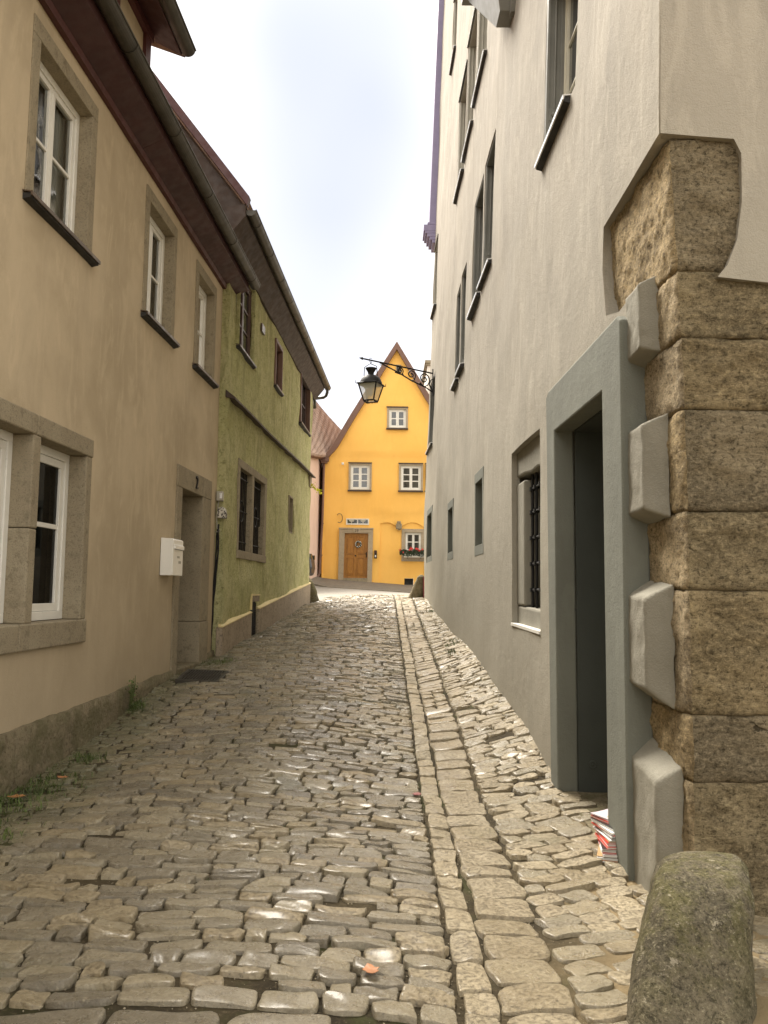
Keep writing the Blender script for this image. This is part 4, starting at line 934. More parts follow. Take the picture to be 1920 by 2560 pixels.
mb = MB(); mb.tube([(-2.50, 33.9, 6.75), (-2.52, 33.9, 4.5), (-2.60, 33.9, 2.15), (-2.66, 33.86, 2.0), (-2.74, 33.8, 1.96)], .045, 10)
dp = mb.build('downpipe', m_rake, H4, smooth=True)
for z in (5.9, 4.2, 2.9): MB().lathe((-2.515 - .045 * (4.5 - min(z, 4.5)) / 2.35, 33.9, z), [(.055, -.02), (.055, .02)], 12).build('pipe_bracket', m_rake, dp)
for i, (a, b, c, d) in enumerate(wl):
    w_ = casement(YW, a + .03, b - .03, c + .02, d - .02, -.045, H4, m_white, 2, 2 if i == 0 else 3, .05, .055, .04, .05, curtain=.9, room=.5)
    surround('window_surround', YW, a - .05, b + .05, c - .01, d + .05, .08, .08, .03, .02, .09, m_ysurr, w_, .004)
    m2 = MB(); m2.wb(YW, a - .08, b + .06, d + .045, d + .085, 0, .06); m2.build('hood', m_brown, w_); m2 = MB(); m2.wb(YW, a - .08, b + .06, c - .07, c - .012, 0, .09); m2.build('sill', m_brown, w_)
m2 = MB(); m2.wb(YW, 1.66, 1.9, 6.72, 6.76, 0, .06); m2.wb(YW, 1.66, 1.9, 5.56, 5.61, 0, .08); m2.wb(YW, 1.70, 1.9, 5.62, 6.7, 0, .02); m2.build('shutter', m_brown, H4)
# small window in the niche
def NW(x, z, o): return YW(x, z, o - .175)
surround('window_surround', NW, .74, 1.70, 2.70, 4.04, .16, .16, .40, .03, .06, m_ysurr, H4, .004)
w_ = casement(NW, .905, 1.54, 3.12, 3.88, -.0, H4, m_white, 2, 2, .035, .045, .035, .05, room=.4, curtain=.3)
m2 = MB(); m2.wb(NW, .87, 1.60, 3.88, 3.905, 0, .06); m2.build('hood', m_surr, w_)
mb = MB(); mb.wb(YW, .50, .74, 4.02, 4.24, -.08, .06); mb.wb(YW, .54, .70, 4.24, 4.34, -.08, .05); mb.wb(YW, .56, .70, 3.97, 4.02, -.08, .02); mb.build('corbel', m_surr, H4, bevel=.035, seg=3)
mb = MB(); mb.wb(NW, .87, 1.24, 1.74, 2.0, -.12, -.10); mb.build('cellar_vent', m_room, H4)
mb = MB(); mb.wb(NW, .82, 1.30, 1.70, 1.74, -.1, .05); mb.build('vent_sill', m_kerb, H4)
backing(YW, .45, .65, 10.6, 10.9, -.10, H4); mb = MB(); mb.wb(YW, .42, .66, 10.87, 10.91, -.02, .06); mb.wb(YW, .44, .66, 10.60, 10.65, -.02, .03); mb.wb(YW, .43, .475, 10.65, 10.87, -.02, .03); mb.build('vent_frame', m_surr, H4)
# transom and door
w_ = casement(YW, -1.56, -.61, 4.18, 4.43, -.03, H4, m_white, 2, 1, .03, .018, .02, .04, pane=m_dglass)
mb = MB()
for cx_ in (-1.33, -.86):
    pts = [(cx_ + .11 * math.cos(t), 4.35 + .055 * math.sin(t)) for t in [PI * q / 10 for q in range(11)]] + [(cx_ - .08, 4.315), (cx_ - .02, 4.30), (cx_ - .015, 4.20), (cx_ + .015, 4.20), (cx_ + .02, 4.30), (cx_ + .08, 4.315)]
    mb.wprism(YW, pts, -.062, -.052)
mb.build('palm_cutout', m_curt, w_)
mb = MB(); dn = lambda x: 1.785 - .07 * x
mb.wprism(YW, [(-1.855, dn(-1.85) - .3), (-1.64, dn(-1.6) - .3), (-1.605, 3.82), (-1.83, 3.82)], -.12, .05); mb.wprism(YW, [(-.665, dn(-.66) - .3), (-.47, dn(-.5) - .3), (-.44, 3.82), (-.633, 3.82)], -.12, .05)
mb.wb(YW, -1.83, -.44, 3.82, 4.03, -.12, .05); mb.wb(YW, -1.85, -.42, 3.99, 4.045, .05, .085); mb.wb(YW, -1.72, -.55, 3.87, 3.89, .05, .065); mb.wb(YW, -1.25, -.98, 3.83, 4.02, .05, .09)
sr = mb.build('door_surround', m_ysurr, H4, bevel=.008)
mb = MB(); mb.wb(YW, -1.64, -.65, 1.5, 1.99, -.12, .06); mb.build('doorstep', m_surr, H4)
text_mesh('house_number', '29', .17, .004, Matrix.Translation(YW(-1.115, 3.925, .095)) @ Matrix.Rotation(math.radians(90), 4, 'X'), m_brown, H4)
mb = MB(); mb.wb(YW, -1.645, -.635, 1.985, 3.83, -.10, -.06)
for a, b, c, d in ((-1.50, -1.22, 2.98, 3.66), (-1.08, -.80, 2.98, 3.66), (-1.50, -1.22, 2.13, 2.80), (-1.08, -.80, 2.13, 2.80)):
    mb.wb(YW, a + .03, b - .03, c + .03, d - .03, -.06, -.045)
    mb.wb(YW, a, b, d, d + .02, -.06, -.04); mb.wb(YW, a, b, c - .02, c, -.06, -.04); mb.wb(YW, a - .02, a, c - .02, d + .02, -.06, -.042); mb.wb(YW, b, b + .02, c - .02, d + .02, -.06, -.042)
mb.wb(YW, -1.645, -1.60, 1.985, 3.83, -.06, -.03); mb.wb(YW, -.68, -.635, 1.985, 3.83, -.06, -.03); mb.wb(YW, -1.6, -.68, 3.79, 3.83, -.06, -.03)
dr = mb.build('door', m_door, H4, bevel=.006); mb = MB(); mb.wb(YW, -.715, -.685, 2.84, 3.05, -.058, -.02); mb.tube([YW(-.70, 2.98, -.02), YW(-.70, 2.98, .03), YW(-.78, 2.98, .03)], .012); mb.build('handle', m_iron, dr)
MB().lathe(YW(-1.15, 2.90, -.045), [(.035, 0), (.02, -.03), (.002, -.035)], 8, axis='Y').build('door_knob', m_iron, dr)
mb = MB(); mb.wb(YW, -.385, -.27, 2.79, 3.125, 0, .05); be = mb.build('doorbell_panel', m_iron, H4, bevel=.008)
mb = MB(); mb.wb(YW, -.36, -.295, 3.02, 3.09, .05, .055); mb.build('camera_window', m_redlt, be); mb = MB(); mb.wb(YW, -.355, -.30, 2.85, 2.88, .05, .056); mb.wb(YW, -.355, -.30, 2.90, 2.93, .05, .056); mb.build('bell_button', m_sillw, be)
mb = MB(); mb.tube([YW(-1.92, 4.55, .03), YW(-1.89, 4.61, .03), YW(-1.83, 4.625, .03), YW(-1.76, 4.60, .03), YW(-1.72, 4.53, .03), YW(-1.71, 4.43, .03), YW(-1.72, 4.34, .03), YW(-1.77, 4.27, .03), YW(-1.83, 4.25, .03), YW(-1.90, 4.28, .03)], .014, 6); mb.build('wall_anchor', m_silld, H4)
mb = MB(); mb.wb(YW, -1.78, -1.68, 6.65, 6.75, 0, .08); mb.build('outdoor_sensor', m_white, H4, bevel=.02)

# ================================================================== PINK HOUSE
H5 = thing('pink_house', 'pale pink house with old tile roof between green and yellow houses', 'house', (-5, 33, 1.8))
mb = MB()
xa, xb = -3.02, -2.70
mb.add([(xa, 30.0, 1.4), (xb, 34.0, 1.4), (xb, 34.0, 7.25), (xa, 30.0, 6.9)], [(0, 1, 2, 3)]); mb.add([(xa, 30, 1.4), (-8, 30, 1.4), (-8, 30, 6.9), (xa, 30, 6.9)], [(0, 1, 2, 3)])
mb.add([(xb, 34, 1.4), (xb, 46, 1.4), (xb, 46, 7.25), (xb, 34, 7.25)], [(0, 1, 2, 3)])
mb.build('wall', m_pink, H5)

def lerp(a, b, t): return tuple(a[i] + (b[i] - a[i]) * t for i in range(3))
EA, EB, RC, RD = (-3.35, 26.5, 6.2), (-2.52, 33.86, 6.98), (-3.55, 31.5, 9.7), (-2.13, 40.2, 9.15)
mb = MB(); n = 13
def rp(u, v, lift=0):
    p = lerp(lerp(EA, EB, u), lerp(RC, RD, u), v); sag = -.22 * math.sin(PI * v) - .10 * math.sin(PI * u)
    return (p[0], p[1], p[2] + sag + lift + .02 * mnoise.noise(Vector((u * 9, v * 9, 2))))
for i in range(16):
    for j in range(n):
        u0, u1 = i / 16, (i + 1) / 16; v0, v1 = j / n, (j + 1) / n
        mb.add([rp(u0, v0, -.03), rp(u1, v0, -.03), rp(u1, v1, -.03), rp(u0, v1, -.03)], [(0, 1, 2, 3)]); mb.I[-1] = 1  # dark sheet below the tile rows: their shadow gaps put into the colour
for j in range(2 * n):
    mb.tube([rp(i / 20, (j + .5) / (2 * n), .02 + .02 * (i % 2)) for i in range(21)], [.105 + .022 * (i % 2) for i in range(21)], 8)
mb.build('roof', [m_ptile, m_wood], H5)
mb = MB(); mb.tube([rp(i / 8, 1.0, .05) for i in range(9)], .09, 8); mb.tube([rp(i / 8, -.004, -.06) for i in range(9)], .05, 8); mb.build('ridge_tiles', m_redlt, H5, smooth=True)
mb = MB(); mb.add([RC, RD, (-9, 42, 6.5), (-9, 31, 6.5)], [(0, 1, 2, 3)]); mb.build('rear_roof', m_tiles, H5)

# ================================================================== PALE HOUSE behind, right of the gable
H6 = thing('pale_house', 'strip of pale wall with cornice seen between yellow gable and grey house', 'house', (4, 42, 1.4))
mb = MB(); mb.box(2.06, 8, 40, 48, .8, 12.55); mb.build('wall', paint('pale_render', (.8, .74, .66), .8), H6)
mb = MB(); mb.box(1.98, 8.1, 39.9, 48.1, 12.55, 12.66); mb.box(1.93, 8.2, 39.85, 48.2, 12.66, 12.80); mb.build('cornice', m_surr, H6)
mb = MB(); mb.hexa([(1.95, 39.9, 12.8), (8.2, 39.9, 12.8), (8.2, 48.1, 12.8), (1.95, 48.1, 12.8), (4.9, 41.5, 13.2), (5.1, 41.5, 13.2), (5.1, 47, 13.2), (4.9, 47, 13.2)]); mb.build('roof', m_tiles, H6)

# ================================================================== STREET LAMP on the grey house
LP = Vector((-.335, 18.6, 0)); k2 = 18.6 / 17.2
WX = RW(19.2, 6.5, 0)[0]
L1 = thing('street_lamp', 'old black lantern hanging from scrolled iron bracket on the grey wall', 'street lamp', (WX, 19.2, 6.5))
mb = MB()
A0 = Vector((WX, 19.2, 6.62)); T = Vector((-.60, 18.35, 6.735))
def BP(s, dz=0.0): p = A0.lerp(T, s); return Vector((p.x, p.y, p.z + dz))
Ltot = (T - A0).length
mb.tube([BP(-.02), BP(.94)], .019, 8)
B0 = .46; nS = .66
mb.tube([BP(-.01, -B0), BP(.10, -B0 + .09), BP(.30, -B0 * .60), BP(.5, -B0 * .30), BP(nS, -.05), BP(nS + .08, -.0)], .017, 8)
mb.wb(lambda u, z, o: (WX - o, u, z), 19.16, 19.24, 6.08, 6.72, -.02, .012)
def spiral(cs, cz, r0, t0, turns, sgn, steps=40, r1=.012):
    out = []
    for i in range(steps + 1):
        f = i / steps; r = r0 + (r1 - r0) * f; a = t0 + sgn * turns * 2 * PI * f
        out.append(BP(cs + r * math.cos(a) / Ltot, cz + r * math.sin(a)))
    return out
for cs, cz, r, t0 in ((.12, -.17, .15, -2.4), (.30, -.135, .115, -2.3), (.455, -.095, .085, -2.2)):
    sp_ = spiral(cs, cz, r, t0, 1.6, -1); mb.tube(sp_, .015, 6)
    mb.tube([sp_[0], BP(cs - .045, cz - r * .95), BP(cs + .0, cz - r * 1.25 if cs < .4 else cz - r), BP(cs + .07, cz - r * .75)], .015, 6)
mb.tube([BP(.0, -B0 + .02), BP(.05, -B0 + .17), BP(.03, -B0 + .28), BP(.0, -B0 + .33)], .014, 6)
mb.tube(spiral(.72, -.045, .035, 1.6, .9, 1, 16), .007, 6)
for s in (1, -1): mb.tube([BP(.86, 0), BP(.865, s * .03), BP(.85, s * .055), BP(.838, s * .045)], .007, 6)
d_ = (T - A0).normalized(); sd_ = Vector((0, 0, 1)); q0 = BP(.93); 
mb.add([q0, q0 + d_ * .06 + sd_ * .035, q0 + d_ * .15, q0 + d_ * .06 - sd_ * .035, q0 + d_ * .06 + Vector((0, -.03, 0)), q0 + d_ * .06 + Vector((0, .03, 0))],
       [(0, 1, 4), (1, 2, 4), (2, 3, 4), (3, 0, 4), (0, 5, 1), (1, 5, 2), (2, 5, 3), (3, 5, 0)])
mb.build('bracket', m_iron, L1)
hs = (BP(0).x - LP.x) / (A0.x - T.x); HP = BP(hs); lx, ly = HP.x, HP.y
LZ = 6.15; ROT = math.radians(24)
mb = MB(); mb.tube([(lx, ly, HP.z), (lx, ly, HP.z - .08)], .006, 6)
mb.tube([(lx - .16, ly, LZ + .10), (lx - .15, ly, LZ + .40), (lx - .02, ly, HP.z - .075), (lx + .13, ly, LZ + .43), (lx + .15, ly, LZ + .10)], .010, 6); mb.build('hanger', m_iron, L1)
mb = MB(); S2 = math.sqrt(2)
mb.lathe((lx, ly, LZ), [(.02, .385), (.125, .385), (.125, .37), (.10, .33), (.075, .29), (.06, .23), (.07, .21)], 20)
mb.lathe((lx, ly, LZ), [(.06, .24), (.085, .225), (.16, .19), (.22, .13), (.25, .06), (.262, .02), (.27, .0)], 24)
mb.build('lantern_hood', m_iron, L1, smooth=True)
mb = MB(); r_t, r_b, zt, zb_ = .24 * 1.28, .135 * 1.28, LZ + .0, LZ - .375
def cor(r, i, z): a = ROT + PI / 2 * i; return Vector((lx + r * math.cos(a), ly + r * math.sin(a), z))
for i in range(4):
    mb.tube([cor(r_t, i, zt), cor(r_b, i, zb_)], .017, 6); mb.tube([cor(r_t * 1.06, i, zt + .01), cor(r_t * 1.06, i + 1, zt + .01)], .018, 6)
    mb.tube([cor(r_b, i, zb_), cor(r_b, i + 1, zb_)], .017, 6); mb.tube([cor(r_t * 1.04, i, zt), cor(r_t * 1.2, i, zt + .0), cor(r_t * 1.22, i, zt + .07)], [.014, .011, .004], 6)
    for q in range(7):
        p = cor(r_b, i, zb_).lerp(cor(r_b, i + 1, zb_), (q + .5) / 7); mb.tube([p, p - Vector((0, 0, .035))], .008, 5)
mb.build('lantern_frame', m_iron, L1)
def milk():
    t = NT('lantern_glass'); t.b.inputs['Transmission Weight'].default_value = .0; t.b.inputs['Alpha'].default_value = .42
    return t.done((.80, .76, .62), .25, None)
m_milk = milk()
for i in range(4): MB().add([cor(r_t * .97, i, zt), cor(r_t * .97, i + 1, zt), cor(r_b * .97, i + 1, zb_), cor(r_b * .97, i, zb_)], [(0, 1, 2, 3)]).build('lantern_pane', m_milk, L1)
MB().lathe((lx, ly, LZ - .21), [(.012, -.05), (.04, -.03), (.05, .03), (.035, .09), (.03, .2)], 14).build('bulb', m_curt, L1, smooth=True)

# ================================================================== SMALL THINGS
# letterbox
T1 = thing('mailbox', 'white metal letterbox on the cream wall left of the doorway', 'mailbox', LW(9.5, 1.64, 0))
mb = MB(); mb.sprism(LW, [(.005, 1.64), (.15, 1.64), (.15, 2.045), (.135, 2.06), (.005, 2.065)], 9.40, 9.80); bx_ = mb.build('box', m_mail, T1, bevel=.006)
mb = MB(); mb.sprism(LW, [(.145, 2.0), (.165, 1.985), (.168, 1.94), (.145, 1.95)], 9.43, 9.79); mb.build('flap', m_mail, T1, bevel=.003)
mb = MB(); mb.wb(LW, 9.45, 9.77, 1.937, 1.946, .148, .153); mb.build('slot', m_black, T1)
mb = MB(); mb.wb(LW, 9.56, 9.66, 1.84, 1.865, .15, .152); mb.wb(LW, 9.62, 9.72, 1.78, 1.81, .15, .152); mb.build('name_plate', m_curt, T1)
# junction boxes and cables at the corner between the two houses
def JW(x, z, o): return (x, 11.93 - o, z)
T2 = thing('junction_box', 'upper grey plastic junction box at the corner of the green wall', 'junction box', JW(-2.36, 2.75, 0))
mb = MB(); mb.wb(JW, -2.42, -2.325, 2.755, 2.895, -.02, .07); mb.build('casing', m_gcas2, T2, bevel=.01); mb = MB(); mb.wb(JW, -2.37, -2.335, 2.79, 2.87, .071, .074); mb.build('sticker', m_sillw, T2)
T3 = thing('junction_box', 'lower rounded junction box with flaking white paint above black cables', 'junction box', JW(-2.33, 2.5, 0))
t = NT('flaking_white'); m_flake = t.done(t.mix(t.mr(t.noise(28, 3), .5, .56), (.55, .52, .45), (.06, .05, .04)), .7)
mb = MB(); mb.wprism(JW, [(-2.40, 2.51), (-2.27, 2.50), (-2.265, 2.56), (-2.285, 2.64), (-2.32, 2.67), (-2.37, 2.66), (-2.40, 2.62)], -.02, .075); mb.build('casing', m_flake, T3, bevel=.012)
mb = MB(); mb.tube([JW(-2.385, 2.76, .03), JW(-2.40, 2.66, .03), JW(-2.41, 2.50, .03), JW(-2.40, 2.36, .03), JW(-2.36, 2.33, .03), JW(-2.375, 2.31, .03), JW(-2.42, 2.31, .02)], .010, 6)
tag(mb.build('looped_wire', m_gcas2, None, loc=JW(-2.4, 2.5, 0)), 'short pale wire looping below the two junction boxes', 'wire')
for i, pts in enumerate(([(-2.395, 2.40), (-2.405, 2.0), (-2.43, 1.5), (-2.425, 1.25), (-2.44, .95), (-2.465, .70), (-2.47, .53)], [(-2.38, 2.42), (-2.375, 2.1), (-2.385, 1.8), (-2.41, 1.5), (-2.42, 1.27), (-2.435, .9), (-2.44, .7), (-2.445, .53)])):
    path = []
    for (x0, z0), (x1, z1) in zip(pts[:-1], pts[1:]):
        for q in range(5): path.append(JW(x0 + (x1 - x0) * q / 5 + .004 * math.sin(z0 * 9 + q), z0 + (z1 - z0) * q / 5, .02 + .012 * i))
    tag(MB().tube(path, .012, 8).build('cable', m_iron, None, True, loc=JW(-2.42, .5, 0)), ['straighter of two black cables running down the corner, the left one', 'black cable hanging in a slack curve down the corner, right of its twin'][i], 'cable', 'cables at the corner')
# drain grate
T4 = thing('drain_grate', 'rusty square footscraper grate sunk into setts before the cream doorway', 'grate', (-2.1, 9.85, Gf(-2.1, 9.85)))
mb = MB(); gx0, gx1, gy0, gy1 = -2.35, -1.85, 9.55, 10.15
def gp3(x, y, dz): return (x, y, Gf(-2.1, 9.85) + (y - 9.85) * .10 + (x + 2.1) * -.03 + dz)
def gb(mb, x0, x1, y0, y1, z0, z1): mb.hexa([gp3(x0, y0, z0), gp3(x1, y0, z0), gp3(x1, y1, z0), gp3(x0, y1, z0), gp3(x0, y0, z1), gp3(x1, y0, z1), gp3(x1, y1, z1), gp3(x0, y1, z1)])
gb(mb, gx0, gx1, gy0, gy0 + .03, -.02, .035); gb(mb, gx0, gx1, gy1 - .03, gy1, -.02, .035); gb(mb, gx0, gx0 + .03, gy0 + .03, gy1 - .03, -.02, .034); gb(mb, gx1 - .03, gx1, gy0 + .03, gy1 - .03, -.02, .034); mb.build('frame', m_gutter, T4, bevel=.003)
mb = MB(); x = gx0 + .04
while x < gx1 - .03: gb(mb, x, x + .008, gy0 + .03, gy1 - .03, 0, .03); x += .032
y = gy0 + .06
while y < gy1 - .03: gb(mb, gx0 + .03, gx1 - .03, y, y + .006, .005, .026); y += .05
mb.build('bars', m_gutter, T4)
mb = MB(); gb(mb, gx0 + .01, gx1 - .01, gy0 + .01, gy1 - .01, -.02, -.004); mb.build('pit', m_room, T4)
# guard stones
def boulder(name, prof, seed, mat, label, loc, amp=.03, nseg=36, sub=8, shear=0.0):
    """prof: list of rings (z, cx, cy, rx, ry, exponent)"""
    mb = MB(); vs = []; rings = []
    for (a, b) in zip(prof[:-1], prof[1:]):
        for q in range(sub): rings.append([a[i] + (b[i] - a[i]) * q / sub for i in range(6)])
    rings.append(list(prof[-1]))
    for z, cx, cy, rx, ry, ex in rings:
        for j in range(nseg):
            a = 2 * PI * j / nseg; c, s = math.cos(a), math.sin(a); r = (abs(c) ** ex + abs(s) ** ex) ** (-1 / ex)
            p = Vector((cx + rx * r * c + shear * ry * r * s, cy + ry * r * s, z)); n = Vector((c, s, .3))
            p += n * amp * (mnoise.fractal(p * 4 + Vector((seed, 0, 0)), 1, 2, 4) + .35 * mnoise.noise(p * 19)); vs.append(p)
    m = len(rings); mb.add(vs, [(i * nseg + j, i * nseg + (j + 1) % nseg, (i + 1) * nseg + (j + 1) % nseg, (i + 1) * nseg + j) for i in range(m - 1) for j in range(nseg)] + [tuple(range((m - 1) * nseg, m * nseg))])
    o = mb.build(name, mat, None, True, loc=loc); tag(o, label, 'guard stone', 'stones guarding the house corners'); return o
boulder('guard_stone', [(-.35, 1.10, 3.22, .245, .44, 4.2), (-.05, 1.165, 3.28, .235, .38, 4.4), (.15, 1.225, 3.36, .222, .30, 4.4), (.30, 1.275, 3.42, .205, .25, 4.2), (.375, 1.30, 3.46, .188, .21, 3.8), (.41, 1.31, 3.48, .16, .17, 3.2), (.428, 1.32, 3.50, .09, .09, 2.6), (.431, 1.32, 3.50, .02, .02, 2.4)], 1, m_boulder,
        'big mossy guard stone leaning on the stone corner in the foreground', (1.28, 3.5, 0), .013, 72, 14, shear=.36)
boulder('guard_stone', [(.95, -1.86, 21.85, .22, .22, 2.6), (1.2, -1.86, 21.85, .19, .20, 2.6), (1.5, -1.90, 21.86, .15, .17, 2.5), (1.72, -1.96, 21.87, .10, .12, 2.4), (1.82, -1.98, 21.88, .03, .04, 2.2)], 2, m_boulder,
        'small dark guard stone at the far corner of the green house', (-1.88, 21.85, 1.1), .018)
b3 = boulder('guard_stone', [(1.1, .80, 20.9, .24, .20, 2.6), (1.35, .83, 20.9, .19, .17, 2.6), (1.65, .90, 20.9, .13, .13, 2.5), (1.85, .95, 20.9, .085, .10, 2.4), (1.90, .96, 20.9, .03, .04, 2.2)], 3, m_plinth,
        'slanting guard stone with a red painted edge at the far end of the grey wall', (.85, 20.9, 1.3), .014)
m_redp = paint('faded_red_paint', (.30, .07, .07), .7)
mb = MB(); mb.add([(1.0, 20.72, 1.32), (1.03, 20.72, 1.32), (1.025, 20.78, 1.84), (.995, 20.78, 1.86), (1.0, 20.80, 1.32), (1.03, 20.80, 1.32), (1.025, 20.84, 1.84), (.995, 20.84, 1.86)], [(0, 1, 2, 3), (4, 5, 6, 7), (0, 1, 5, 4), (1, 2, 6, 5), (2, 3, 7, 6), (3, 0, 4, 7)]); mb.build('painted_edge', m_redp, b3)
# bundle of magazines in the doorway
pr = random.Random(4)
mm = {k_: paint('cover_' + k_, c, .3, .1, 0) for k_, c in dict(white=(.75, .75, .73), red=(.62, .03, .02), orange=(.85, .25, .02), black=(.03, .03, .03), green=(.45, .5, .05), pink=(.62, .52, .56), tan=(.45, .3, .15)).items()}
m_pages = paint('magazine_pages', (.70, .68, .62), .6, .1, 0)
cols = ['white', 'orange', 'white', 'tan', 'white', 'red', 'white', 'black', 'red', 'white', 'red', 'tan', 'white', 'black', 'white', 'red', 'white', 'white', 'black', 'red', 'white', 'pink']
zb0 = Gf(1.33, 4.80) + .012; zcur = zb0
for i, cn in enumerate(cols):
    th = pr.uniform(.004, .011); ang = math.radians(-20 + i * 2.0 + pr.uniform(-5, 5)); hw_, hd_ = .105, .14
    cx_, cy_ = 1.335 + .0022 * i + pr.uniform(-.008, .008), 4.80 + i * .005 + pr.uniform(-.006, .006)
    mb = MB(); nn = 6
    for part, (za, zb2) in enumerate(((0, .0012), (.0012, th - .0012), (th - .0012, th))):
        mb.mi = 1 if part == 1 else 0; vs = []
        ins = .002 if part == 1 else 0
        for zz in (za, zb2):
            for a in range(nn + 1):
                for b in (-1, 1):
                    X = (-hw_ + ins) + (2 * hw_ - 2 * ins) * a / nn; Y = b * (hd_ - ins)
                    x = cx_ + X * math.cos(ang) - Y * math.sin(ang); y = cy_ + X * math.sin(ang) + Y * math.cos(ang)
                    vs.append((x, y, zcur + zz - .018 * (i / 20) * ((X + hw_) / .2) ** 2 * -1 + .0))
        k0 = 2 * (nn + 1); fs = []
        for a in range(nn):
            p = 2 * a; fs += [(p, p + 2, p + 3, p + 1), (k0 + p, k0 + p + 1, k0 + p + 3, k0 + p + 2), (p, k0 + p, k0 + p + 2, p + 2), (p + 1, p + 3, k0 + p + 3, k0 + p + 1)]
        fs += [(0, 1, k0 + 1, k0), (2 * nn, k0 + 2 * nn, k0 + 2 * nn + 1, 2 * nn + 1)]; mb.add(vs, fs)
    o = mb.build('magazine', [mm[cn], m_pages], None, loc=(cx_, cy_, zcur))
    lab = {21: 'topmost magazine of the stack, pink cover with yellow picture', 1: 'orange covered magazine near the bottom of the stack', 0: 'lowest magazine of the stack, lying on the stones'}.get(i, 'magazine in the middle of the leaning stack beside the grey door')
    tag(o, lab, 'magazine', 'stacked magazines in the doorway')
    if i == 21: MB().wb(lambda u, z, q: (u, z, q), cx_ - .08, cx_ + .0, cy_ - .10, cy_ - .01, zcur + th + .003, zcur + th + .0045).build('cover_picture', mm['green'], o)
    zcur += th + .0012
# leaves
def leaf(x, y, s, rot, mat, label):
    pts = [(0, -1), (.28, -.75), (.62, -.55), (.5, -.2), (.85, .05), (.5, .3), (.35, .75), (0, 1.05), (-.3, .7), (-.55, .35), (-.8, .1), (-.5, -.25), (-.55, -.6), (-.25, -.8)]
    z0 = Gf(x, y) + .04; mb = MB(); vs = []
    for lift in (0, -.0015):
        vs.append((x, y, z0 + lift + .004))
        for a, b in pts:
            X, Y = a * s * math.cos(rot) - b * s * math.sin(rot), a * s * math.sin(rot) + b * s * math.cos(rot)
            vs.append((x + X, y + Y, z0 + lift + .010 * abs(a) ** 1.5 + .008 * b * b))
    n = len(pts); fs = [(0, 1 + i, 1 + (i + 1) % n) for i in range(n)] + [(n + 1, n + 2 + (i + 1) % n, n + 2 + i) for i in range(n)] + [(1 + i, n + 2 + i, n + 2 + (i + 1) % n, 1 + (i + 1) % n) for i in range(n)]
    mb.add(vs, fs); o = mb.build('fallen_leaf', mat, None, loc=(x, y, z0)); tag(o, label, 'leaf', 'fallen autumn leaves')
    mb = MB(); e = Vector((x + 1.0 * s * math.sin(rot), y - 1.0 * s * math.cos(rot), z0 + .008)); mb.tube([e, e + Vector((s * .5 * math.sin(rot), -s * .5 * math.cos(rot), .004))], .0015, 5); mb.build('stalk', m_brown, o)
m_leafo = paint('orange_leaf', (.42, .17, .06), .6, .35, .3); m_leafr = paint('dark_red_leaf', (.20, .03, .02), .6, .3); m_leafb = paint('brown_leaf', (.36, .16, .05), .7, .4)
leaf(-.03, 3.30, .042, .3, m_leafo, 'large orange leaf on the setts at the bottom of the picture')
leaf(.255, 6.0, .045, 2.9, m_leafr, 'dark red leaf beside the pale channel stones')
leaf(-2.36, 6.30, .045, 1.2, m_leafo, 'orange leaf lying in moss by the cream plinth')
leaf(-2.50, 5.85, .06, 1.9, m_leafb, 'pale brown curled leaf at the foot of the cream plinth')
# grass in the joints
gr = random.Random(3); mb = MB()
m_grass = paint('grass_blades', (.085, .12, .022), .7, .5, 0)
spots = [(-2.52, 5.75, .16, 170), (-2.45, 6.2, .12, 150), (-2.56, 5.45, .12, 90), (-2.40, 6.9, .07, 70), (-2.50, 8.55, .06, 110), (-2.45, 8.4, .05, 60), (-2.25, 4.9, .08, 50), (-2.2, 11.3, .10, 80), (1.02, 12.2, .05, 50), (1.08, 12.6, .05, 50), (.95, 11.6, .05, 40), (1.0, 17.2, .03, 60), (-2.3, 5.1, .1, 40)]
for cx_, cy_, sp_, n in spots:
    for _ in range(n * 2):
        x, y = gr.gauss(cx_, sp_), gr.gauss(cy_, sp_ * 1.3); x = max(x, aL + bL * y + .06); h = gr.uniform(.025, .07); a = gr.uniform(0, 6.28); l = gr.uniform(.2, .9) * h; z = Gf(x, y) - .005
        dx, dy = math.cos(a) * l, math.sin(a) * l; px, py = -math.sin(a) * .0032, math.cos(a) * .0032
        mb.add([(x - px, y - py, z), (x + px, y + py, z), (x + dx * .5 + px, y + dy * .5 + py, z + h * .7), (x + dx * .5 - px, y + dy * .5 - py, z + h * .7), (x + dx, y + dy, z + h)], [(0, 1, 2, 3), (3, 2, 4)])
tag(mb.build('grass', m_grass), 'short grass growing in the paving joints along the walls', 'grass', kind='stuff')
# weed climbing the plinth
T5 = thing('weed', 'small weed growing up a crack in the cream plinth', 'weed', LW(8.42, .35, .06)); mb = MB()
for q in range(5): mb.tube([LW(8.40 + .02 * q, .33, .06), LW(8.38 + .03 * q, .45 + .02 * q, .08), LW(8.36 + .04 * q, .53 + .02 * q, .07)], .003, 5)
mb.build('stem', m_grass, T5); mb = MB()
for q in range(150):
    u, z, o_ = gr.gauss(8.42, .07), gr.uniform(.26, .58), gr.uniform(.05, .11); c = Vector(LW(u, z, o_)); a, b = gr.uniform(0, 6.28), gr.uniform(.3, 1); r = gr.uniform(.008, .018)
    v1 = Vector((math.cos(a), math.sin(a), b)) * r; v2 = Vector((-math.sin(a), math.cos(a), .2)) * r * .6; mb.add([c - v1, c + v2, c + v1, c - v2], [(0, 1, 2, 3)])
mb.build('leaves', m_grass, T5)
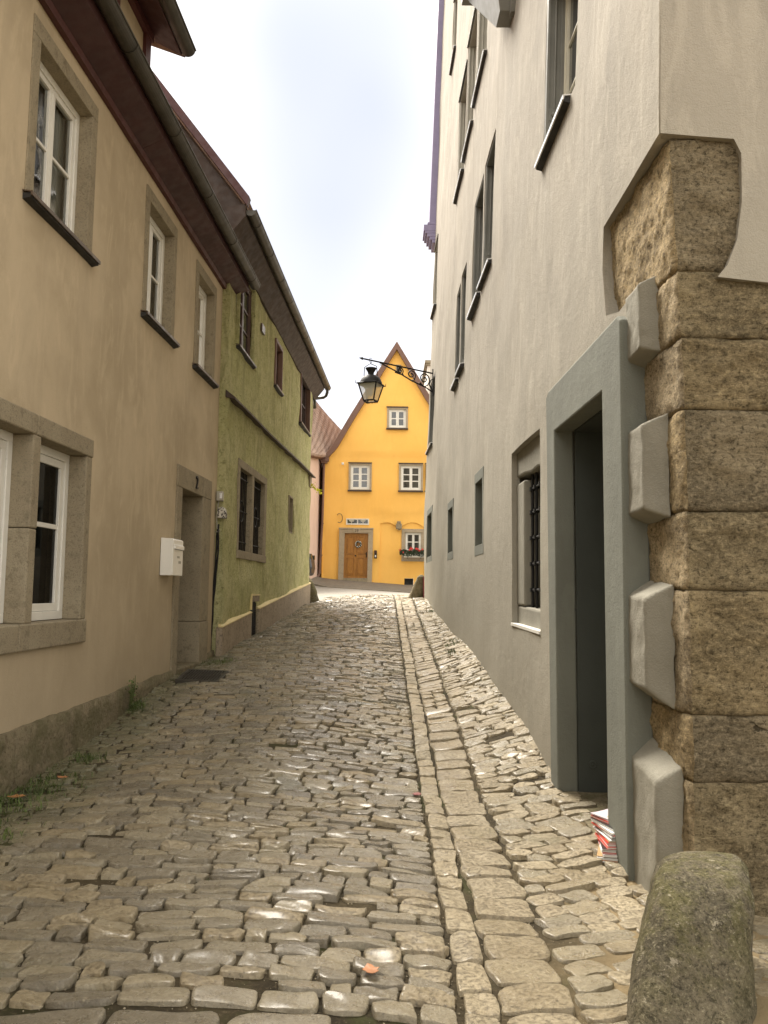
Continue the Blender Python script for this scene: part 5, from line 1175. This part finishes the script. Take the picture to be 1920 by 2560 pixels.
# vine sprig at the green house corner
m_vine = paint('yellow_green_leaves', (.80, .78, .05), .6, .3, 0)
T6 = thing('vine_sprig', 'yellow green vine sprig sticking out past the green house corner', 'vine', (-1.9, 21.7, 4.15))
pv = [Vector((-2.2, 21.8, 4.30)), Vector((-1.88, 21.4, 4.2)), Vector((-1.72, 21.2, 4.05)), Vector((-1.60, 21.1, 3.95))]
MB().tube(pv, .006, 5).build('stem', m_vine, T6); mb = MB()
for q in range(60):
    f = gr.uniform(.1, 3); i = min(2, int(f)); c = pv[i].lerp(pv[i + 1], f - i) + Vector((gr.gauss(0, .03), gr.gauss(0, .03), gr.gauss(0, .035))); a = gr.uniform(0, 6.28); r = gr.uniform(.018, .034)
    v1 = Vector((math.cos(a), gr.uniform(-.3, .3), math.sin(a))) * r; v2 = Vector((-math.sin(a), gr.uniform(-.3, .3), math.cos(a))) * r * .7; mb.add([c - v1, c + v2, c + v1, c - v2], [(0, 1, 2, 3)])
mb.build('leaves', m_vine, T6)
# wreath on the oak door
T7 = thing('door_wreath', 'round wreath of white flowers and greenery on the oak door', 'wreath', YW(-1.04, 3.37, -.03))
wc = Vector(YW(-1.04, 3.37, 0.0)); MB().tube([wc + Vector((.105 * math.cos(t * PI / 12), -.0, .115 * math.sin(t * PI / 12))) for t in range(25)], .032, 8).build('greenery', paint('dark_greenery', (.04, .05, .03), .8, .5, .5), T7, smooth=True)
mb = MB()
for q in range(16):
    a = q * 2 * PI / 16 + gr.uniform(-.1, .1); r = .108 + gr.uniform(-.022, .022); mb.lathe(wc + Vector((r * math.cos(a), -.03, r * 1.08 * math.sin(a))), [(.004, -.012), (gr.uniform(.014, .026), 0), (.004, .012)], 7, axis='Y')
mb.build('white_flowers', m_white, T7, smooth=True)
# flower box with geraniums
T8 = thing('flower_box', 'white window box of red geraniums on the yellow house', 'flower box', YW(1.25, 2.85, .1))
mb = MB(); mb.wb(YW, .84, 1.78, 2.85, 2.99, .04, .22); mb.build('planter', m_white, T8, bevel=.012)
mb = MB()
for u in (.96, 1.5): mb.wb(YW, u, u + .04, 2.82, 2.99, .0, .035); mb.wb(YW, u, u + .04, 2.815, 2.845, .0, .23)
mb.build('bracket', m_iron, T8)
m_fol = paint('geranium_leaves', (.03, .05, .018), .6, .5, 0); m_fl = paint('geranium_flowers', (.70, .035, .03), .5, .2, 0)
mb = MB()
for q in range(1500):
    u = gr.uniform(.66, 1.85); z = 3.0 + gr.uniform(-.10, .17) * (1 if u > .8 else .7) + .03 * math.sin(u * 11); o_ = gr.uniform(.03, .30)
    if z < 3.0 and o_ < .2 and u > .82: continue
    c = Vector(YW(u, z, o_)); a, b = gr.uniform(0, 6.28), gr.uniform(-1, 1); r = gr.uniform(.014, .03)
    v1 = Vector((math.cos(a), b * .7, math.sin(a))) * r; v2 = Vector((-math.sin(a), gr.uniform(-1, 1) * .7, math.cos(a))) * r; mb.add([c - v1, c + v2, c + v1, c - v2], [(0, 1, 2, 3)])
mb.build('foliage', m_fol, T8)
for u, z, r in ((.67, 3.14, .035), (1.09, 3.17, .05), (1.12, 3.23, .035), (1.17, 3.20, .03), (1.33, 3.20, .04), (1.39, 3.19, .03), (1.46, 3.13, .04), (1.04, 3.14, .03), (1.58, 3.18, .035), (.80, 3.05, .022)):
    mb = MB()
    for q in range(34):
        c = Vector(YW(u + gr.gauss(0, r * .5), z + gr.gauss(0, r * .5), .28 + gr.uniform(-.03, .03))); a = gr.uniform(0, 6.28); s = gr.uniform(.008, .016)
        v1 = Vector((math.cos(a), gr.uniform(-.5, .5), math.sin(a))) * s; v2 = Vector((-math.sin(a), gr.uniform(-.5, .5), math.cos(a))) * s; mb.add([c - v1, c + v2, c + v1, c - v2], [(0, 1, 2, 3)])
    mb.build('flower_head', m_fl, T8)
# parked car behind the green house
m_car = paint('black_car_paint', (.012, .014, .022), .35, .1, 0, spec=.8)
CX, CY = -4.55, 30.2; cz = Gf(-3.6, CY - .2)
T9 = thing('parked_car', 'dark car of which only the rounded tail shows past the green house', 'car', (CX, CY, cz))
pf = [(-2.0, .25), (-2.05, .55), (-1.95, .78), (-1.15, .98), (-.55, 1.42), (.1, 1.50), (1.05, 1.48), (1.55, 1.32), (1.86, .98), (1.98, .80), (2.02, .50), (1.95, .22), (1.62, .22), (1.58, .40), (1.42, .55), (1.22, .55), (1.06, .40), (1.02, .22), (-1.0, .22), (-1.05, .40), (-1.2, .55), (-1.42, .55), (-1.58, .40), (-1.62, .25)]
def CF(x, z, o): return (CX + x, CY + o, cz + z)
mb = MB(); mb.wprism(CF, pf, -.80, .80); mb.build('body', m_car, T9, bevel=.09, seg=4)
for s in (-1, 1):
    mb = MB(); mb.wprism(CF, [(-1.0, 1.02), (-.5, 1.38), (.28, 1.42), (.28, 1.02)], s * .80, s * .815); mb.wprism(CF, [(.36, 1.02), (.36, 1.42), (1.0, 1.40), (1.45, 1.24), (1.55, 1.05)], s * .80, s * .815); mb.build('side_window', m_dglass, T9)
    for x in (-1.32, 1.32):
        MB().lathe(CF(x, .31, s * .70), [(.2, -.10), (.29, -.10), (.31, -.07), (.31, .07), (.29, .10), (.2, .10)], 28, axis='Y').build('wheel', m_black, T9, smooth=True)
        mb = MB(); mb.lathe(CF(x, .31, s * .76), [(.03, -.05), (.20, -.05), (.20, .05), (.17, .04), (.15, .01), (.05, .02), (.03, .05)], 24, axis='Y'); mb.build('rim', m_sillw, T9, smooth=True)
    mb = MB(); mb.wb(CF, 1.90, 2.0, .80, .98, s * .76, s * .52); mb.build('tail_light', m_dglass, T9, bevel=.02)
    mb = MB(); mb.wb(CF, -2.0, -1.85, .62, .78, s * .76, s * .48); mb.build('headlight', m_sillw, T9, bevel=.02)
    mb = MB(); mb.wb(CF, -.85, -.65, .98, 1.12, s * .80, s * .98); mb.build('wing_mirror', m_car, T9, bevel=.03)

# grit lying in the joints of the near paving
gq = np.random.default_rng(11); n = 7000
gx = gq.uniform(-2.7, 1.6, n); gy = 2.4 + 4.6 * gq.random(n) ** 1.3; gs = gq.uniform(.0015, .005, n); gzv = G(gx, gy)
mb = MB()
for x, y, r, z in zip(gx, gy, gs, gzv):
    a = gq.uniform(.6, 1.3, 6); mb.add([(x + r * a[0], y, z + r * .4), (x - r * a[1], y, z + r * .4), (x, y + r * a[2], z + r * .4), (x, y - r * a[3], z + r * .4), (x, y, z + r * 1.2 * a[4]), (x, y, z - r)],
        [(0, 2, 4), (2, 1, 4), (1, 3, 4), (3, 0, 4), (2, 0, 5), (1, 2, 5), (3, 1, 5), (0, 3, 5)])
tag(mb.build('gravel', paint('grit', (.33, .28, .19), .8, .6, 0)), 'fine grit lying in the paving joints in the foreground', 'gravel', kind='stuff')
